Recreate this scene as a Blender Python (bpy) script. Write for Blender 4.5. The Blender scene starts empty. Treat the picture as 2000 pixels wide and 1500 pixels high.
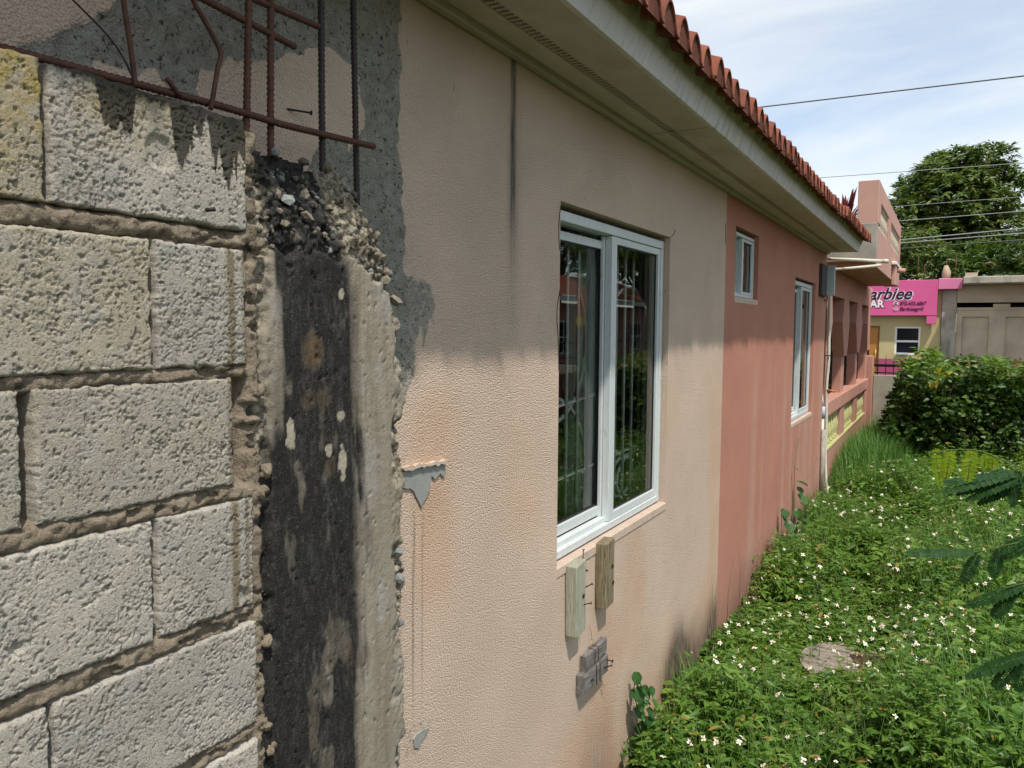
import bpy, bmesh, math, random
import numpy as np
from mathutils import Vector, Matrix

SC = bpy.context.scene
COL = SC.collection
rnd = random.Random(7)
RNG = np.random.default_rng(11)
PI = math.pi

# ------------------------------------------------------------------ camera
def make_camera():
    yaw, pitch, roll = (math.radians(a) for a in (28.75, 4.08, 0.37))
    fw = Vector((-math.sin(yaw) * math.cos(pitch), math.cos(yaw) * math.cos(pitch), -math.sin(pitch)))
    r = Vector((math.cos(yaw), math.sin(yaw), 0))
    u = r.cross(fw)
    c, s = math.cos(roll), math.sin(roll)
    r2, u2 = c * r + s * u, -s * r + c * u
    cam = bpy.data.cameras.new('camera')
    cam.sensor_width = 36
    cam.lens = 1550 / 2000 * 36
    cam.clip_start, cam.clip_end = 0.05, 2000
    o = bpy.data.objects.new('camera', cam)
    m = Matrix((r2, u2, -fw)).transposed().to_4x4()
    m.translation = (1.2, 0, 1.85)
    o.matrix_world = m
    COL.objects.link(o)
    SC.camera = o
make_camera()

# ------------------------------------------------------------------ sky, sun, exposure
SUN_DIR = Vector((-1.0, 0.88, -2.40)).normalized()     # the way the light travels
def make_light():
    w = bpy.data.worlds.new('World')
    SC.world = w
    w.use_nodes = True
    nt = w.node_tree
    nt.nodes.clear()
    out = nt.nodes.new('ShaderNodeOutputWorld')
    bg = nt.nodes.new('ShaderNodeBackground')
    bg.inputs['Strength'].default_value = 0.15
    sky = nt.nodes.new('ShaderNodeTexSky')
    sky.sky_type = 'NISHITA'
    sky.sun_disc = False
    sky.sun_elevation = math.asin(-SUN_DIR.z)
    sky.sun_rotation = math.atan2(-SUN_DIR.x, -SUN_DIR.y)
    sky.air_density = 1.0
    sky.dust_density = 0.6
    sky.ozone_density = 1.0
    tc = nt.nodes.new('ShaderNodeTexCoord')
    mp = nt.nodes.new('ShaderNodeMapping')
    mp.inputs['Scale'].default_value = (1.0, 1.0, 3.2)
    mp.inputs['Rotation'].default_value = (0.25, 0.3, 0.4)
    n1 = nt.nodes.new('ShaderNodeTexNoise')
    n1.inputs['Scale'].default_value = 2.1
    n1.inputs['Detail'].default_value = 7
    n1.inputs['Roughness'].default_value = 0.58
    n1.inputs['Distortion'].default_value = 0.5
    rp = nt.nodes.new('ShaderNodeMapRange')
    rp.inputs['From Min'].default_value = 0.36
    rp.inputs['From Max'].default_value = 0.67
    rp.inputs['To Min'].default_value = 0.30
    rp.inputs['To Max'].default_value = 0.95
    mx = nt.nodes.new('ShaderNodeMix')
    mx.data_type = 'RGBA'
    mx.inputs[7].default_value = (5.6, 5.8, 5.8, 1)
    L = nt.links.new
    L(tc.outputs['Generated'], mp.inputs['Vector'])
    L(mp.outputs[0], n1.inputs['Vector'])
    L(n1.outputs['Fac'], rp.inputs['Value'])
    L(rp.outputs[0], mx.inputs[0])
    L(sky.outputs[0], mx.inputs[6])
    L(mx.outputs[2], bg.inputs['Color'])
    L(bg.outputs[0], out.inputs['Surface'])
    sun = bpy.data.lights.new('sun', 'SUN')
    sun.energy = 3.5
    sun.angle = math.radians(1.6)
    sun.color = (1.0, 0.94, 0.85)
    so = bpy.data.objects.new('sun', sun)
    so.rotation_euler = SUN_DIR.to_track_quat('-Z', 'Y').to_euler()
    so.location = (6, -5, 14)
    COL.objects.link(so)
make_light()
SC.view_settings.view_transform = 'Standard'
SC.view_settings.look = 'None'
SC.view_settings.exposure = 0.27
SC.view_settings.gamma = 1
SC.view_settings.use_curve_mapping = False
SC.cycles.max_bounces = 8
SC.cycles.transparent_max_bounces = 12
SC.cycles.caustics_reflective = False
SC.cycles.caustics_refractive = False

# ------------------------------------------------------------------ noise in numpy
def _h(ix, iy, seed):
    n = (ix.astype(np.int64) * 374761393 + iy.astype(np.int64) * 668265263 + seed * 974711) & 0xffffffff
    n = ((n ^ (n >> 13)) * 1274126177) & 0xffffffff
    n = ((n ^ (n >> 15)) * 2246822519) & 0xffffffff
    return ((n ^ (n >> 16)) & 0xffffff) / float(0xffffff)
def vnoise(x, y, seed=0):
    x, y = np.asarray(x, float), np.asarray(y, float)
    ix, iy = np.floor(x), np.floor(y)
    fx, fy = x - ix, y - iy
    fx, fy = fx * fx * (3 - 2 * fx), fy * fy * (3 - 2 * fy)
    a, b = _h(ix, iy, seed), _h(ix + 1, iy, seed)
    c, d = _h(ix, iy + 1, seed), _h(ix + 1, iy + 1, seed)
    return (a * (1 - fx) + b * fx) * (1 - fy) + (c * (1 - fx) + d * fx) * fy
def fbm(x, y, o=4, seed=0):
    s, a, t = 0, 0.5, 0
    x, y = np.asarray(x, float), np.asarray(y, float)
    for i in range(o):
        s = s + a * vnoise(x * 2 ** i + 13.7 * i, y * 2 ** i - 7.3 * i, seed + i * 17)
        t += a
        a *= 0.5
    return s / t
def worley(x, y, seed=0):
    x, y = np.asarray(x, float), np.asarray(y, float)
    ix, iy = np.floor(x), np.floor(y)
    f1 = np.full(x.shape, 9.0)
    f2 = np.full(x.shape, 9.0)
    for dx in (-1, 0, 1):
        for dy in (-1, 0, 1):
            px = ix + dx + _h(ix + dx, iy + dy, seed)
            py = iy + dy + _h(ix + dx, iy + dy, seed + 91)
            d = np.hypot(px - x, py - y)
            f2 = np.minimum(f2, np.maximum(f1, d))
            f1 = np.minimum(f1, d)
    return f1, f2
def sstep(a, b, x):
    t = np.clip((x - a) / (b - a), 0, 1)
    return t * t * (3 - 2 * t)
def poly_mask(x, y, poly, soft=0.01):
    """1 inside a polygon, 0 outside, soft at the rim"""
    p = np.array(poly, float)
    q = np.roll(p, -1, 0)
    inside = np.zeros(x.shape, bool)
    d = np.full(x.shape, 1e9)
    for (ax, ay), (bx, by) in zip(p, q):
        c = ((ay > y) != (by > y)) & (x < (bx - ax) * (y - ay) / ((by - ay) if by != ay else 1e-9) + ax)
        inside ^= c
        ex, ey = bx - ax, by - ay
        t = np.clip(((x - ax) * ex + (y - ay) * ey) / (ex * ex + ey * ey + 1e-12), 0, 1)
        d = np.minimum(d, np.hypot(x - ax - t * ex, y - ay - t * ey))
    return sstep(-soft, soft, np.where(inside, d, -d))

# ------------------------------------------------------------------ object helpers
def link(name, me, mats, parent=None):
    o = bpy.data.objects.new(name, me)
    COL.objects.link(o)
    if mats is not None and me is not None and hasattr(me, 'materials') and len(me.materials) == 0:
        for m in (mats if isinstance(mats, (list, tuple)) else [mats]):
            me.materials.append(m)
    if parent is not None:
        o.parent = parent
    return o
def tag(o, label=None, cat=None, group=None, kind=None):
    if label: o['label'] = label
    if cat: o['category'] = cat
    if group: o['group'] = group
    if kind: o['kind'] = kind
    return o
def thing(name, label, cat, group=None, loc=(0, 0, 0)):
    """an Empty at a thing's base; parts are given in world space when loc is the origin"""
    o = bpy.data.objects.new(name, None)
    o.empty_display_size = 0.1
    o.location = loc
    COL.objects.link(o)
    return tag(o, label, cat, group)
def mesh_np(name, V, F, attrs=None, smooth=False, matidx=None):
    """F: (n,3) or (n,4) int array, or a list of such arrays"""
    me = bpy.data.meshes.new(name)
    Fs = F if isinstance(F, list) else [F]
    Fs = [np.asarray(f, np.int32) for f in Fs if len(f)]
    V = np.asarray(V, np.float32)
    me.vertices.add(len(V))
    me.vertices.foreach_set('co', V.ravel())
    nl = sum(f.size for f in Fs)
    me.loops.add(nl)
    me.loops.foreach_set('vertex_index', np.concatenate([f.ravel() for f in Fs]))
    tot = np.concatenate([np.full(len(f), f.shape[1], np.int32) for f in Fs])
    st = np.concatenate([[0], np.cumsum(tot)[:-1]]).astype(np.int32)
    me.polygons.add(len(tot))
    me.polygons.foreach_set('loop_start', st)
    me.polygons.foreach_set('loop_total', tot)
    if smooth is not False:
        me.polygons.foreach_set('use_smooth', np.ones(len(tot), bool))
    if matidx is not None:
        me.polygons.foreach_set('material_index', np.asarray(matidx, np.int32))
    for k, a in (attrs or {}).items():
        at = me.attributes.new(k, 'FLOAT', 'POINT')
        at.data.foreach_set('value', np.asarray(a, np.float32).ravel())
    me.update(calc_edges=True)
    me.validate()
    return me
def bm_obj(name, bm, mats, parent=None, smooth=False):
    me = bpy.data.meshes.new(name)
    bmesh.ops.recalc_face_normals(bm, faces=bm.faces)
    if smooth:
        for f in bm.faces: f.smooth = True
    bm.to_mesh(me)
    bm.free()
    return link(name, me, mats, parent)
def add_box(bm, x0, x1, y0, y1, z0, z1, bev=0.0, seg=1):
    vs = [bm.verts.new((x, y, z)) for x in (x0, x1) for y in (y0, y1) for z in (z0, z1)]
    fs = [bm.faces.new([vs[i] for i in q]) for q in ((0, 1, 3, 2), (4, 6, 7, 5), (0, 4, 5, 1), (2, 3, 7, 6), (0, 2, 6, 4), (1, 5, 7, 3))]
    if bev > 0:
        es = list({e for f in fs for e in f.edges})
        bmesh.ops.bevel(bm, geom=es, offset=bev, segments=seg, affect='EDGES', profile=0.5)
def box(name, x0, x1, y0, y1, z0, z1, mat, parent=None, bev=0.0):
    bm = bmesh.new()
    add_box(bm, x0, x1, y0, y1, z0, z1, bev)
    return bm_obj(name, bm, mat, parent)
def boxes(name, lst, mat, parent=None, bev=0.0):
    bm = bmesh.new()
    for b in lst: add_box(bm, *b, bev)
    return bm_obj(name, bm, mat, parent)
def tube_data(pts, rad, n=8, closed=False):
    P = [Vector(p) for p in pts]
    R = rad if isinstance(rad, (list, tuple)) else [rad] * len(P)
    V, F = [], []
    up = Vector((0, 0, 1))
    prev = None
    for i, p in enumerate(P):
        a = P[max(i - 1, 0)]
        b = P[min(i + 1, len(P) - 1)]
        t = (b - a).normalized()
        if prev is None:
            s = t.cross(up)
            if s.length < 1e-3: s = t.cross(Vector((1, 0, 0)))
        else:
            s = prev - t * prev.dot(t)
        s.normalize()
        prev = s
        q = t.cross(s)
        for k in range(n):
            an = 2 * PI * k / n
            V.append(p + (s * math.cos(an) + q * math.sin(an)) * R[i])
    for i in range(len(P) - 1):
        for k in range(n):
            k2 = (k + 1) % n
            F.append((i * n + k, i * n + k2, (i + 1) * n + k2, (i + 1) * n + k))
    c0, c1 = len(V), len(V) + 1
    V += [P[0], P[-1]]
    T = []
    for k in range(n):
        k2 = (k + 1) % n
        T.append((c0, k2, k))
        m = (len(P) - 1) * n
        T.append((c1, m + k, m + k2))
    return V, F, T
def tubes(name, lines, mat, parent=None, n=8, smooth=True):
    """each line: (points, radius); joined in one mesh"""
    V, F, T = [], [], []
    for pts, rad in lines:
        v, f, t = tube_data(pts, rad, n)
        o = len(V)
        V += [tuple(a) for a in v]
        F += [tuple(i + o for i in q) for q in f]
        T += [tuple(i + o for i in q) for q in t]
    me = mesh_np(name, np.array(V), [np.array(F), np.array(T)], smooth=smooth)
    return link(name, me, mat, parent)
def curve_pts(ctrl, n=8):
    """Catmull-Rom through control points"""
    P = [np.array(p, float) for p in ctrl]
    P = [2 * P[0] - P[1]] + P + [2 * P[-1] - P[-2]]
    out = []
    for i in range(1, len(P) - 2):
        for k in range(n):
            t = k / n
            out.append(0.5 * ((2 * P[i]) + (-P[i - 1] + P[i + 1]) * t + (2 * P[i - 1] - 5 * P[i] + 4 * P[i + 1] - P[i + 2]) * t * t + (-P[i - 1] + 3 * P[i] - 3 * P[i + 1] + P[i + 2]) * t ** 3))
    out.append(P[-2])
    return out
def grid_idx(nu, nv):
    i, j = np.meshgrid(np.arange(nu - 1), np.arange(nv - 1), indexing='ij')
    a = (i * nv + j).ravel()
    return np.stack([a, a + nv, a + nv + 1, a + 1], 1)
def skirt(V, F, xback):
    """close the open rim of a quad sheet back to the plane X = xback"""
    E = np.concatenate([F[:, [0, 1]], F[:, [1, 2]], F[:, [2, 3]], F[:, [3, 0]]])
    key = np.sort(E, 1)
    k = key[:, 0].astype(np.int64) * len(V) + key[:, 1]
    u, inv, cnt = np.unique(k, return_inverse=True, return_counts=True)
    B = E[cnt[inv] == 1]
    ids = np.unique(B)
    m = {int(a): len(V) + i for i, a in enumerate(ids)}
    Vb = V[ids].copy()
    Vb[:, 0] = xback
    G = np.array([(b, a, m[int(a)], m[int(b)]) for a, b in B])
    return np.concatenate([V, Vb]), np.concatenate([F, G]), ids
def copy_obj(o, parent=None):
    c = o.copy()
    COL.objects.link(c)
    if parent is not None: c.parent = parent
    return c

# ------------------------------------------------------------------ materials
class Mat:
    def __init__(self, name, base=(.5, .5, .5), rough=.8, spec=.3, metal=0):
        self.m = bpy.data.materials.new(name)
        self.m.use_nodes = True
        self.nt = self.m.node_tree
        self.bsdf = self.nt.nodes['Principled BSDF']
        self.out = self.nt.nodes['Material Output']
        self.bsdf.inputs['Base Color'].default_value = (*base, 1)
        self.bsdf.inputs['Roughness'].default_value = rough
        self.bsdf.inputs['Specular IOR Level'].default_value = spec
        self.bsdf.inputs['Metallic'].default_value = metal
        self.co = None
        self.col = None
        self.base = base
        self.h = None
    def n(self, t, **k):
        nd = self.nt.nodes.new(t)
        for a, v in k.items(): setattr(nd, a, v)
        return nd
    def l(self, a, b): self.nt.links.new(a, b)
    def coord(self, scale=(1, 1, 1), kind='Object'):
        tc = self.n('ShaderNodeTexCoord')
        mp = self.n('ShaderNodeMapping')
        mp.inputs['Scale'].default_value = scale
        if kind == 'Position':
            g = self.n('ShaderNodeNewGeometry')
            self.l(g.outputs['Position'], mp.inputs['Vector'])
        else:
            self.l(tc.outputs[kind], mp.inputs['Vector'])
        return mp.outputs[0]
    def noise(self, scale, detail=3, rough=.55, stretch=(1, 1, 1), dist=0, kind='Position'):
        nd = self.n('ShaderNodeTexNoise')
        nd.inputs['Scale'].default_value = scale
        nd.inputs['Detail'].default_value = detail
        nd.inputs['Roughness'].default_value = rough
        nd.inputs['Distortion'].default_value = dist
        self.l(self.coord(stretch, kind), nd.inputs['Vector'])
        return nd.outputs['Fac']
    def voro(self, scale, feature='F1', stretch=(1, 1, 1), kind='Position', out='Distance'):
        nd = self.n('ShaderNodeTexVoronoi', feature=feature)
        nd.inputs['Scale'].default_value = scale
        self.l(self.coord(stretch, kind), nd.inputs['Vector'])
        return nd.outputs[out]
    def attr(self, name):
        nd = self.n('ShaderNodeAttribute', attribute_name=name)
        return nd.outputs['Fac']
    def rng(self, s, a, b, c=0, d=1):
        nd = self.n('ShaderNodeMapRange')
        for i, v in zip(('From Min', 'From Max', 'To Min', 'To Max'), (a, b, c, d)): nd.inputs[i].default_value = v
        self.l(s, nd.inputs['Value'])
        return nd.outputs[0]
    def math(self, op, a, b=None, clamp=False):
        nd = self.n('ShaderNodeMath', operation=op, use_clamp=clamp)
        for i, v in enumerate((a, b)):
            if v is None: continue
            if isinstance(v, (int, float)): nd.inputs[i].default_value = v
            else: self.l(v, nd.inputs[i])
        return nd.outputs[0]
    def cur(self):
        if self.col is None:
            r = self.n('ShaderNodeRGB')
            r.outputs[0].default_value = (*self.base, 1)
            self.col = r.outputs[0]
        return self.col
    def mix(self, fac, c, blend='MIX'):
        nd = self.n('ShaderNodeMix', data_type='RGBA', blend_type=blend)
        if isinstance(fac, (int, float)): nd.inputs[0].default_value = fac
        else: self.l(fac, nd.inputs[0])
        self.l(self.cur(), nd.inputs[6])
        if isinstance(c, tuple): nd.inputs[7].default_value = (*c, 1)
        else: self.l(c, nd.inputs[7])
        self.col = nd.outputs[2]
        return self
    def mul(self, s):
        """multiply the colour by a grey value socket"""
        nd = self.n('ShaderNodeMix', data_type='RGBA', blend_type='MULTIPLY')
        nd.inputs[0].default_value = 1
        self.l(self.cur(), nd.inputs[6])
        self.l(s, nd.inputs[7])
        self.col = nd.outputs[2]
        return self
    def vary(self, amt=.15, scale=8, stretch=(1, 1, 1), detail=4, kind='Position'):
        return self.mul(self.rng(self.noise(scale, detail, .6, stretch, 0, kind), .25, .75, 1 - amt, 1 + amt))
    def rand(self, amt=.15):
        oi = self.n('ShaderNodeObjectInfo')
        return self.mul(self.rng(oi.outputs['Random'], 0, 1, 1 - amt, 1 + amt))
    def bump(self, s, dist=.005, strength=1.0):
        nd = self.n('ShaderNodeBump')
        nd.inputs['Strength'].default_value = strength
        nd.inputs['Distance'].default_value = dist
        self.l(s, nd.inputs['Height'])
        if self.h is not None: self.l(self.h, nd.inputs['Normal'])
        self.h = nd.outputs[0]
        return self
    def done(self):
        if self.col is not None: self.l(self.col, self.bsdf.inputs['Base Color'])
        if self.h is not None: self.l(self.h, self.bsdf.inputs['Normal'])
        return self.m

def stucco(name, base, blotch, near=True):
    m = Mat(name, base, .92, .12)
    m.vary(.07, 1.3)
    m.mix(m.math('MULTIPLY', m.attr('orange'), m.rng(m.noise(5, 4), .3, .7, .35, 1)), blotch)
    m.mix(m.rng(m.noise(270, 3, .65), .50, .68, 0, .50), tuple(c * .48 for c in base))  # dark specks stand in for tiny shadows of the plaster grains
    m.mix(m.rng(m.noise(420, 2, .6), .60, .72, 0, .45), tuple(min(.85, c * 1.28) for c in base))
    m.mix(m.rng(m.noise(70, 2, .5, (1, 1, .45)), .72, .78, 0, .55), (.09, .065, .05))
    if near:
        g = m.rng(m.math('ADD', m.attr('grey'), m.math('MULTIPLY', m.math('SUBTRACT', m.noise(60, 5, .7), .5), .75)), .38, .62)
        gm = m.n('ShaderNodeMix', data_type='RGBA')
        gm.inputs[6].default_value = (.27, .255, .21, 1)
        gm.inputs[7].default_value = (.36, .345, .295, 1)
        m.l(m.rng(m.noise(38, 6, .7), .38, .62), gm.inputs[0])
        m.mix(g, gm.outputs[2])
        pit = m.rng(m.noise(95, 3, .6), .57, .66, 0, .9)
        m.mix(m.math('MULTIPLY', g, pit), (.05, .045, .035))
    # water streaks
    dk = m.math('MULTIPLY', m.attr('dark'), m.rng(m.noise(120, 4, .65, (1, 1, .05)), .30, .62, .35, 1))
    m.mix(m.math('MULTIPLY', dk, 1.0, True), (.045, .042, .036))
    patchy = m.rng(m.noise(3.2, 4, .6), .35, .65, .75, 1.2)
    rough = m.math('SUBTRACT', m.math('MULTIPLY', m.noise(330, 3, .7), .7), m.math('MULTIPLY', m.voro(235, 'F1'), .8))
    rough = m.math('MULTIPLY', rough, patchy)
    m.bump(rough, .0062, .9)
    m.bump(m.noise(5, 5, .6), .014, .35)
    return m.done()
M = {}
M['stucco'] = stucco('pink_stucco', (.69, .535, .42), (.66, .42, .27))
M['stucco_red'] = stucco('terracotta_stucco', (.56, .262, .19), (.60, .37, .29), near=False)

m = Mat('block', (.475, .438, .37), .95, .1)
m.rand(.10)
m.vary(.16, 9, detail=5)
m.mix(m.rng(m.noise(16, 4), .50, .66, 0, .55), (.42, .405, .37))
m.mix(m.math('MULTIPLY', m.attr('lichen'), m.rng(m.noise(26, 5, .7), .34, .56, .1, 1)), (.42, .325, .125))
m.mix(m.math('MULTIPLY', m.attr('tan'), m.rng(m.noise(70, 4, .6, (1, 1, .06)), .40, .56, .15, .95)), (.25, .20, .13))
m.mix(m.rng(m.math('ADD', m.attr('dark'), m.math('MULTIPLY', m.math('SUBTRACT', m.noise(45, 5, .7, (1, 1, .4)), .5), .9)), .42, .62, 0, .92), (.05, .047, .04))
m.mix(m.rng(m.noise(250, 5, .7), .55, .64, 0, .8), (.13, .11, .085))  # dark specks painted as pores, standing in for shaded pits
m.bump(m.noise(380, 4, .7), .0036, 1)
M['block'] = m.done()

m = Mat('mortar', (.36, .295, .215), .95, .1)
m.vary(.30, 30, detail=5)
m.mix(m.rng(m.noise(70, 5, .7), .54, .66, 0, .85), (.085, .065, .045))
m.mix(m.rng(m.noise(240, 3, .6), .56, .70, 0, .5), (.42, .36, .28))
m.bump(m.noise(200, 5, .72), .010, 1)
M['mortar'] = m.done()

m = Mat('post_concrete', (.305, .268, .21), .9, .15)
m.vary(.14, 10, (1, 1, .25))
m.mix(m.rng(m.noise(40, 4, .6, (1, 1, .08)), .46, .64, 0, .5), (.20, .165, .11))
m.mix(m.rng(m.noise(14, 4, .6, (1, 1, .5)), .54, .68, 0, .6), (.36, .345, .31))
m.mix(m.attr('rubble'), (.33, .29, .22))
m.mix(m.math('MULTIPLY', m.attr('rubble'), m.rng(m.noise(85, 5, .7), .47, .56, 0, .95)), (.10, .085, .06))
m.mix(m.attr('brown'), (.19, .11, .04))
b = m.rng(m.math('ADD', m.attr('black'), m.math('MULTIPLY', m.math('SUBTRACT', m.noise(90, 6, .72, (1, 1, .35)), .5), .55)), .08, .86)
bm_ = m.n('ShaderNodeMix', data_type='RGBA')
bm_.inputs[6].default_value = (.016, .0155, .015, 1)
bm_.inputs[7].default_value = (.075, .072, .068, 1)
m.l(m.rng(m.noise(60, 6, .78, (1, 1, .38)), .48, .76), bm_.inputs[0])
m.mix(m.math('MULTIPLY', b, .97), bm_.outputs[2])
m.mix(m.math('MULTIPLY', b, m.rng(m.noise(330, 2), .63, .72, 0, .5)), (.30, .27, .22))
m.mix(m.math('MULTIPLY', m.attr('chip'), m.rng(m.noise(120, 4, .7), .30, .50, .4, .95)), (.40, .36, .275))
m.bump(m.noise(190, 5, .7), .0035, .8)
M['post'] = m.done()

def simple(name, base, rough=.8, spec=.3, metal=0, vary=.0, vs=8, st=(1, 1, 1), bump=None, rand=0):
    m = Mat(name, base, rough, spec, metal)
    if vary: m.vary(vary, vs, st)
    if rand: m.rand(rand)
    if bump: m.bump(m.noise(bump[0], 3, .6, st), bump[1], 1)
    return m.done()

m = Mat('aluminium', (.60, .64, .635), .42, .5)
m.vary(.06, 14, (1, 1, .3))
m.mix(m.rng(m.noise(60, 4, .7, (1, 1, .3)), .56, .74, 0, .5), (.30, .28, .22))
M['alu'] = m.done()
M['smooth_sill'] = simple('sill_plaster', (.55, .43, .345), .8, .2, vary=.15, vs=20, bump=(140, .003))
M['bar'] = simple('bar_paint', (.70, .72, .66), .5, .4)
M['curtain'] = simple('curtain', (.34, .38, .33), .9, .1, vary=.2, vs=6)
M['room'] = simple('room_wall', (.16, .15, .14), .9, .1)
M['dark'] = simple('dark_void', (.02, .02, .02), .9, .1)

def glass():
    m = Mat('window_glass', (.5, .5, .5))
    nt = m.nt
    nt.nodes.remove(m.bsdf)
    fr = m.n('ShaderNodeFresnel')
    fr.inputs[0].default_value = 1.52
    f = m.math('MULTIPLY', fr.outputs[0], 1.15, True)
    f = m.math('ADD', f, .02, True)
    tr = m.n('ShaderNodeBsdfTransparent')
    tr.inputs[0].default_value = (.80, .87, .83, 1)
    gl = m.n('ShaderNodeBsdfGlossy')
    gl.inputs['Color'].default_value = (.95, .97, .96, 1)
    gl.inputs['Roughness'].default_value = .012
    mx = m.n('ShaderNodeMixShader')
    m.l(f, mx.inputs[0]); m.l(tr.outputs[0], mx.inputs[1]); m.l(gl.outputs[0], mx.inputs[2])
    m.l(mx.outputs[0], m.out.inputs['Surface'])
    return m.m
M['glass'] = glass()

m = Mat('soffit', (.56, .485, .44), .75, .25)
m.vary(.12, 3)
m.mix(m.rng(m.noise(7, 5, .65, (1, .5, 1)), .52, .70, 0, .4), (.36, .29, .19))
m.bump(m.noise(40, 2), .001, .5)
M['soffit'] = m.done()
m = Mat('fascia', (.66, .63, .615), .7, .25)
m.vary(.10, 12, (1, 1, .15))
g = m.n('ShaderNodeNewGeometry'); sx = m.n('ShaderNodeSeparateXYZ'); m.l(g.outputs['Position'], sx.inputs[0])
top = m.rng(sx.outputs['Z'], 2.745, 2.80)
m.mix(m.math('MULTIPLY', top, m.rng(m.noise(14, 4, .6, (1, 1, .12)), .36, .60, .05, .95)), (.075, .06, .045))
m.mix(m.rng(m.noise(24, 4, .6, (1, 1, .06)), .52, .68, 0, .4), (.22, .215, .20))
M['fascia'] = m.done()
M['trim'] = simple('eave_trim', (.42, .39, .33), .7, .2, vary=.15, vs=5)

m = Mat('clay_tile', (.255, .083, .050), .8, .2)
m.rand(.20)
m.vary(.18, 22)
m.mix(m.rng(m.noise(9, 5, .65), .48, .66, 0, .7), (.13, .055, .038))
m.bump(m.noise(120, 3), .002, .7)
M['tile'] = m.done()

m = Mat('rusty_steel', (.10, .045, .032), .7, .4, .25)
m.vary(.35, 60)
m.mix(m.rng(m.noise(90, 4), .52, .68, 0, .6), (.17, .065, .035))
m.bump(m.noise(300, 3), .0012, 1)
M['rust'] = m.done()
m = Mat('dark_steel', (.040, .028, .026), .6, .4, .2)
m.vary(.3, 60)
m.bump(m.noise(300, 3), .0012, 1)
M['rust_dark'] = m.done()

def wood(name, base, dark, s=1):
    m = Mat(name, base, .85, .2)
    st = (1, 1, .045) if s == 1 else (1, .045, 1)
    m.vary(.18, 60, st)
    m.mix(m.rng(m.noise(190, 4, .65, st, 1.2), .46, .60, 0, .85), dark)
    m.mix(m.rng(m.noise(60, 4, .6), .60, .72, 0, .5), tuple(c * .5 for c in base))
    m.bump(m.noise(220, 4, .6, st, 1.0), .0045, 1)
    return m.done()
M['wood_pale'] = wood('pale_wood', (.43, .43, .33), (.27, .27, .20))
M['wood_tan'] = wood('weathered_wood', (.30, .25, .155), (.085, .06, .032))
M['wood_grey'] = wood('grey_wood', (.23, .215, .20), (.075, .062, .055), 2)

def stone(name, base):
    m = Mat(name, base, .8, .3)
    m.rand(.45)
    m.vary(.25, 90)
    m.bump(m.noise(260, 3), .002, .8)
    return m.done()
M['pebble'] = stone('pebble', (.165, .145, .11))
M['pebble_dark'] = stone('pebble_dark', (.07, .068, .06))
M['pebble_blue'] = stone('pebble_blue', (.20, .215, .20))
M['grey_plaster'] = simple('grey_plaster', (.30, .305, .28), .9, .15, vary=.12, vs=40, bump=(200, .0015))

def leafmat(name, base, alt, trans=.3, rough=.5, yellow=None):
    m = Mat(name, base, rough, .35)
    m.mix(m.attr('tint'), alt)
    if yellow: m.mix(m.rng(m.attr('tint'), .93, .97), yellow)
    m.vary(.2, 30)
    bs = m.bsdf
    tl = m.n('ShaderNodeBsdfTranslucent')
    m.l(m.col, bs.inputs['Base Color'])
    br = m.n('ShaderNodeMix', data_type='RGBA', blend_type='MULTIPLY')
    br.inputs[0].default_value = 1
    br.inputs[7].default_value = (1.5, 1.5, .6, 1)
    m.l(m.col, br.inputs[6])
    m.l(br.outputs[2], tl.inputs['Color'])
    mx = m.n('ShaderNodeMixShader')
    mx.inputs[0].default_value = trans
    m.l(bs.outputs[0], mx.inputs[1]); m.l(tl.outputs[0], mx.inputs[2])
    m.l(mx.outputs[0], m.out.inputs['Surface'])
    return m.m
M['weed'] = leafmat('weed_leaf', (.060, .145, .020), (.195, .32, .050), .32, .42, (.34, .24, .06))
M['grass'] = leafmat('grass_blade', (.065, .170, .030), (.16, .30, .065), .3, .5)
M['hedge'] = leafmat('hedge_leaf', (.028, .075, .016), (.15, .225, .045), .27, .4, (.20, .13, .045))
M['shoot'] = leafmat('young_shoot', (.09, .20, .018), (.16, .29, .03), .4, .45)
M['yellow_leaf'] = leafmat('yellow_leaf', (.55, .42, .05), (.62, .50, .10), .35, .5)
M['mango'] = leafmat('mango_leaf', (.052, .100, .024), (.23, .29, .07), .24, .40)
M['vine'] = leafmat('vine_leaf', (.030, .095, .020), (.065, .165, .03), .25, .4)
M['frond_sunlit'] = leafmat('sunlit_leaflet', (.19, .31, .018), (.29, .37, .025), .5, .5)  # sunlight through the leaflets put into a brighter green
M['frond_shaded'] = leafmat('shaded_leaflet', (.012, .050, .012), (.030, .085, .018), .15, .45)  # same plant's other fronds, shade put into a darker green
M['purple'] = leafmat('purple_leaf', (.075, .018, .035), (.16, .03, .055), .25, .4)
M['stem'] = simple('green_stem', (.10, .15, .035), .7, .2, vary=.3, vs=40)
M['dry_stem'] = simple('dry_stem', (.21, .16, .09), .8, .2, vary=.3, vs=40)
M['bark'] = simple('bark', (.12, .095, .07), .9, .1, vary=.35, vs=6, st=(1, 1, .3), bump=(20, .02))
M['petal'] = simple('petal', (.76, .74, .64), .6, .2)
M['disc'] = simple('flower_disc', (.62, .33, .03), .8, .2, rand=.25)
M['paint_pink'] = simple('verandah_pink', (.50, .255, .195), .85, .2, vary=.10, vs=2.5, bump=(60, .002))
M['paint_pink2'] = simple('balcony_pink', (.52, .31, .25), .85, .2, vary=.12, vs=2.5, bump=(60, .002))
M['raw_concrete'] = simple('raw_concrete', (.33, .31, .255), .9, .15, vary=.25, vs=5, bump=(60, .003))
M['baluster'] = simple('baluster_paint', (.50, .48, .22), .7, .3, vary=.15, vs=20)
M['baluster_pale'] = simple('pale_baluster', (.47, .42, .32), .7, .3, vary=.15, vs=20)
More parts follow.
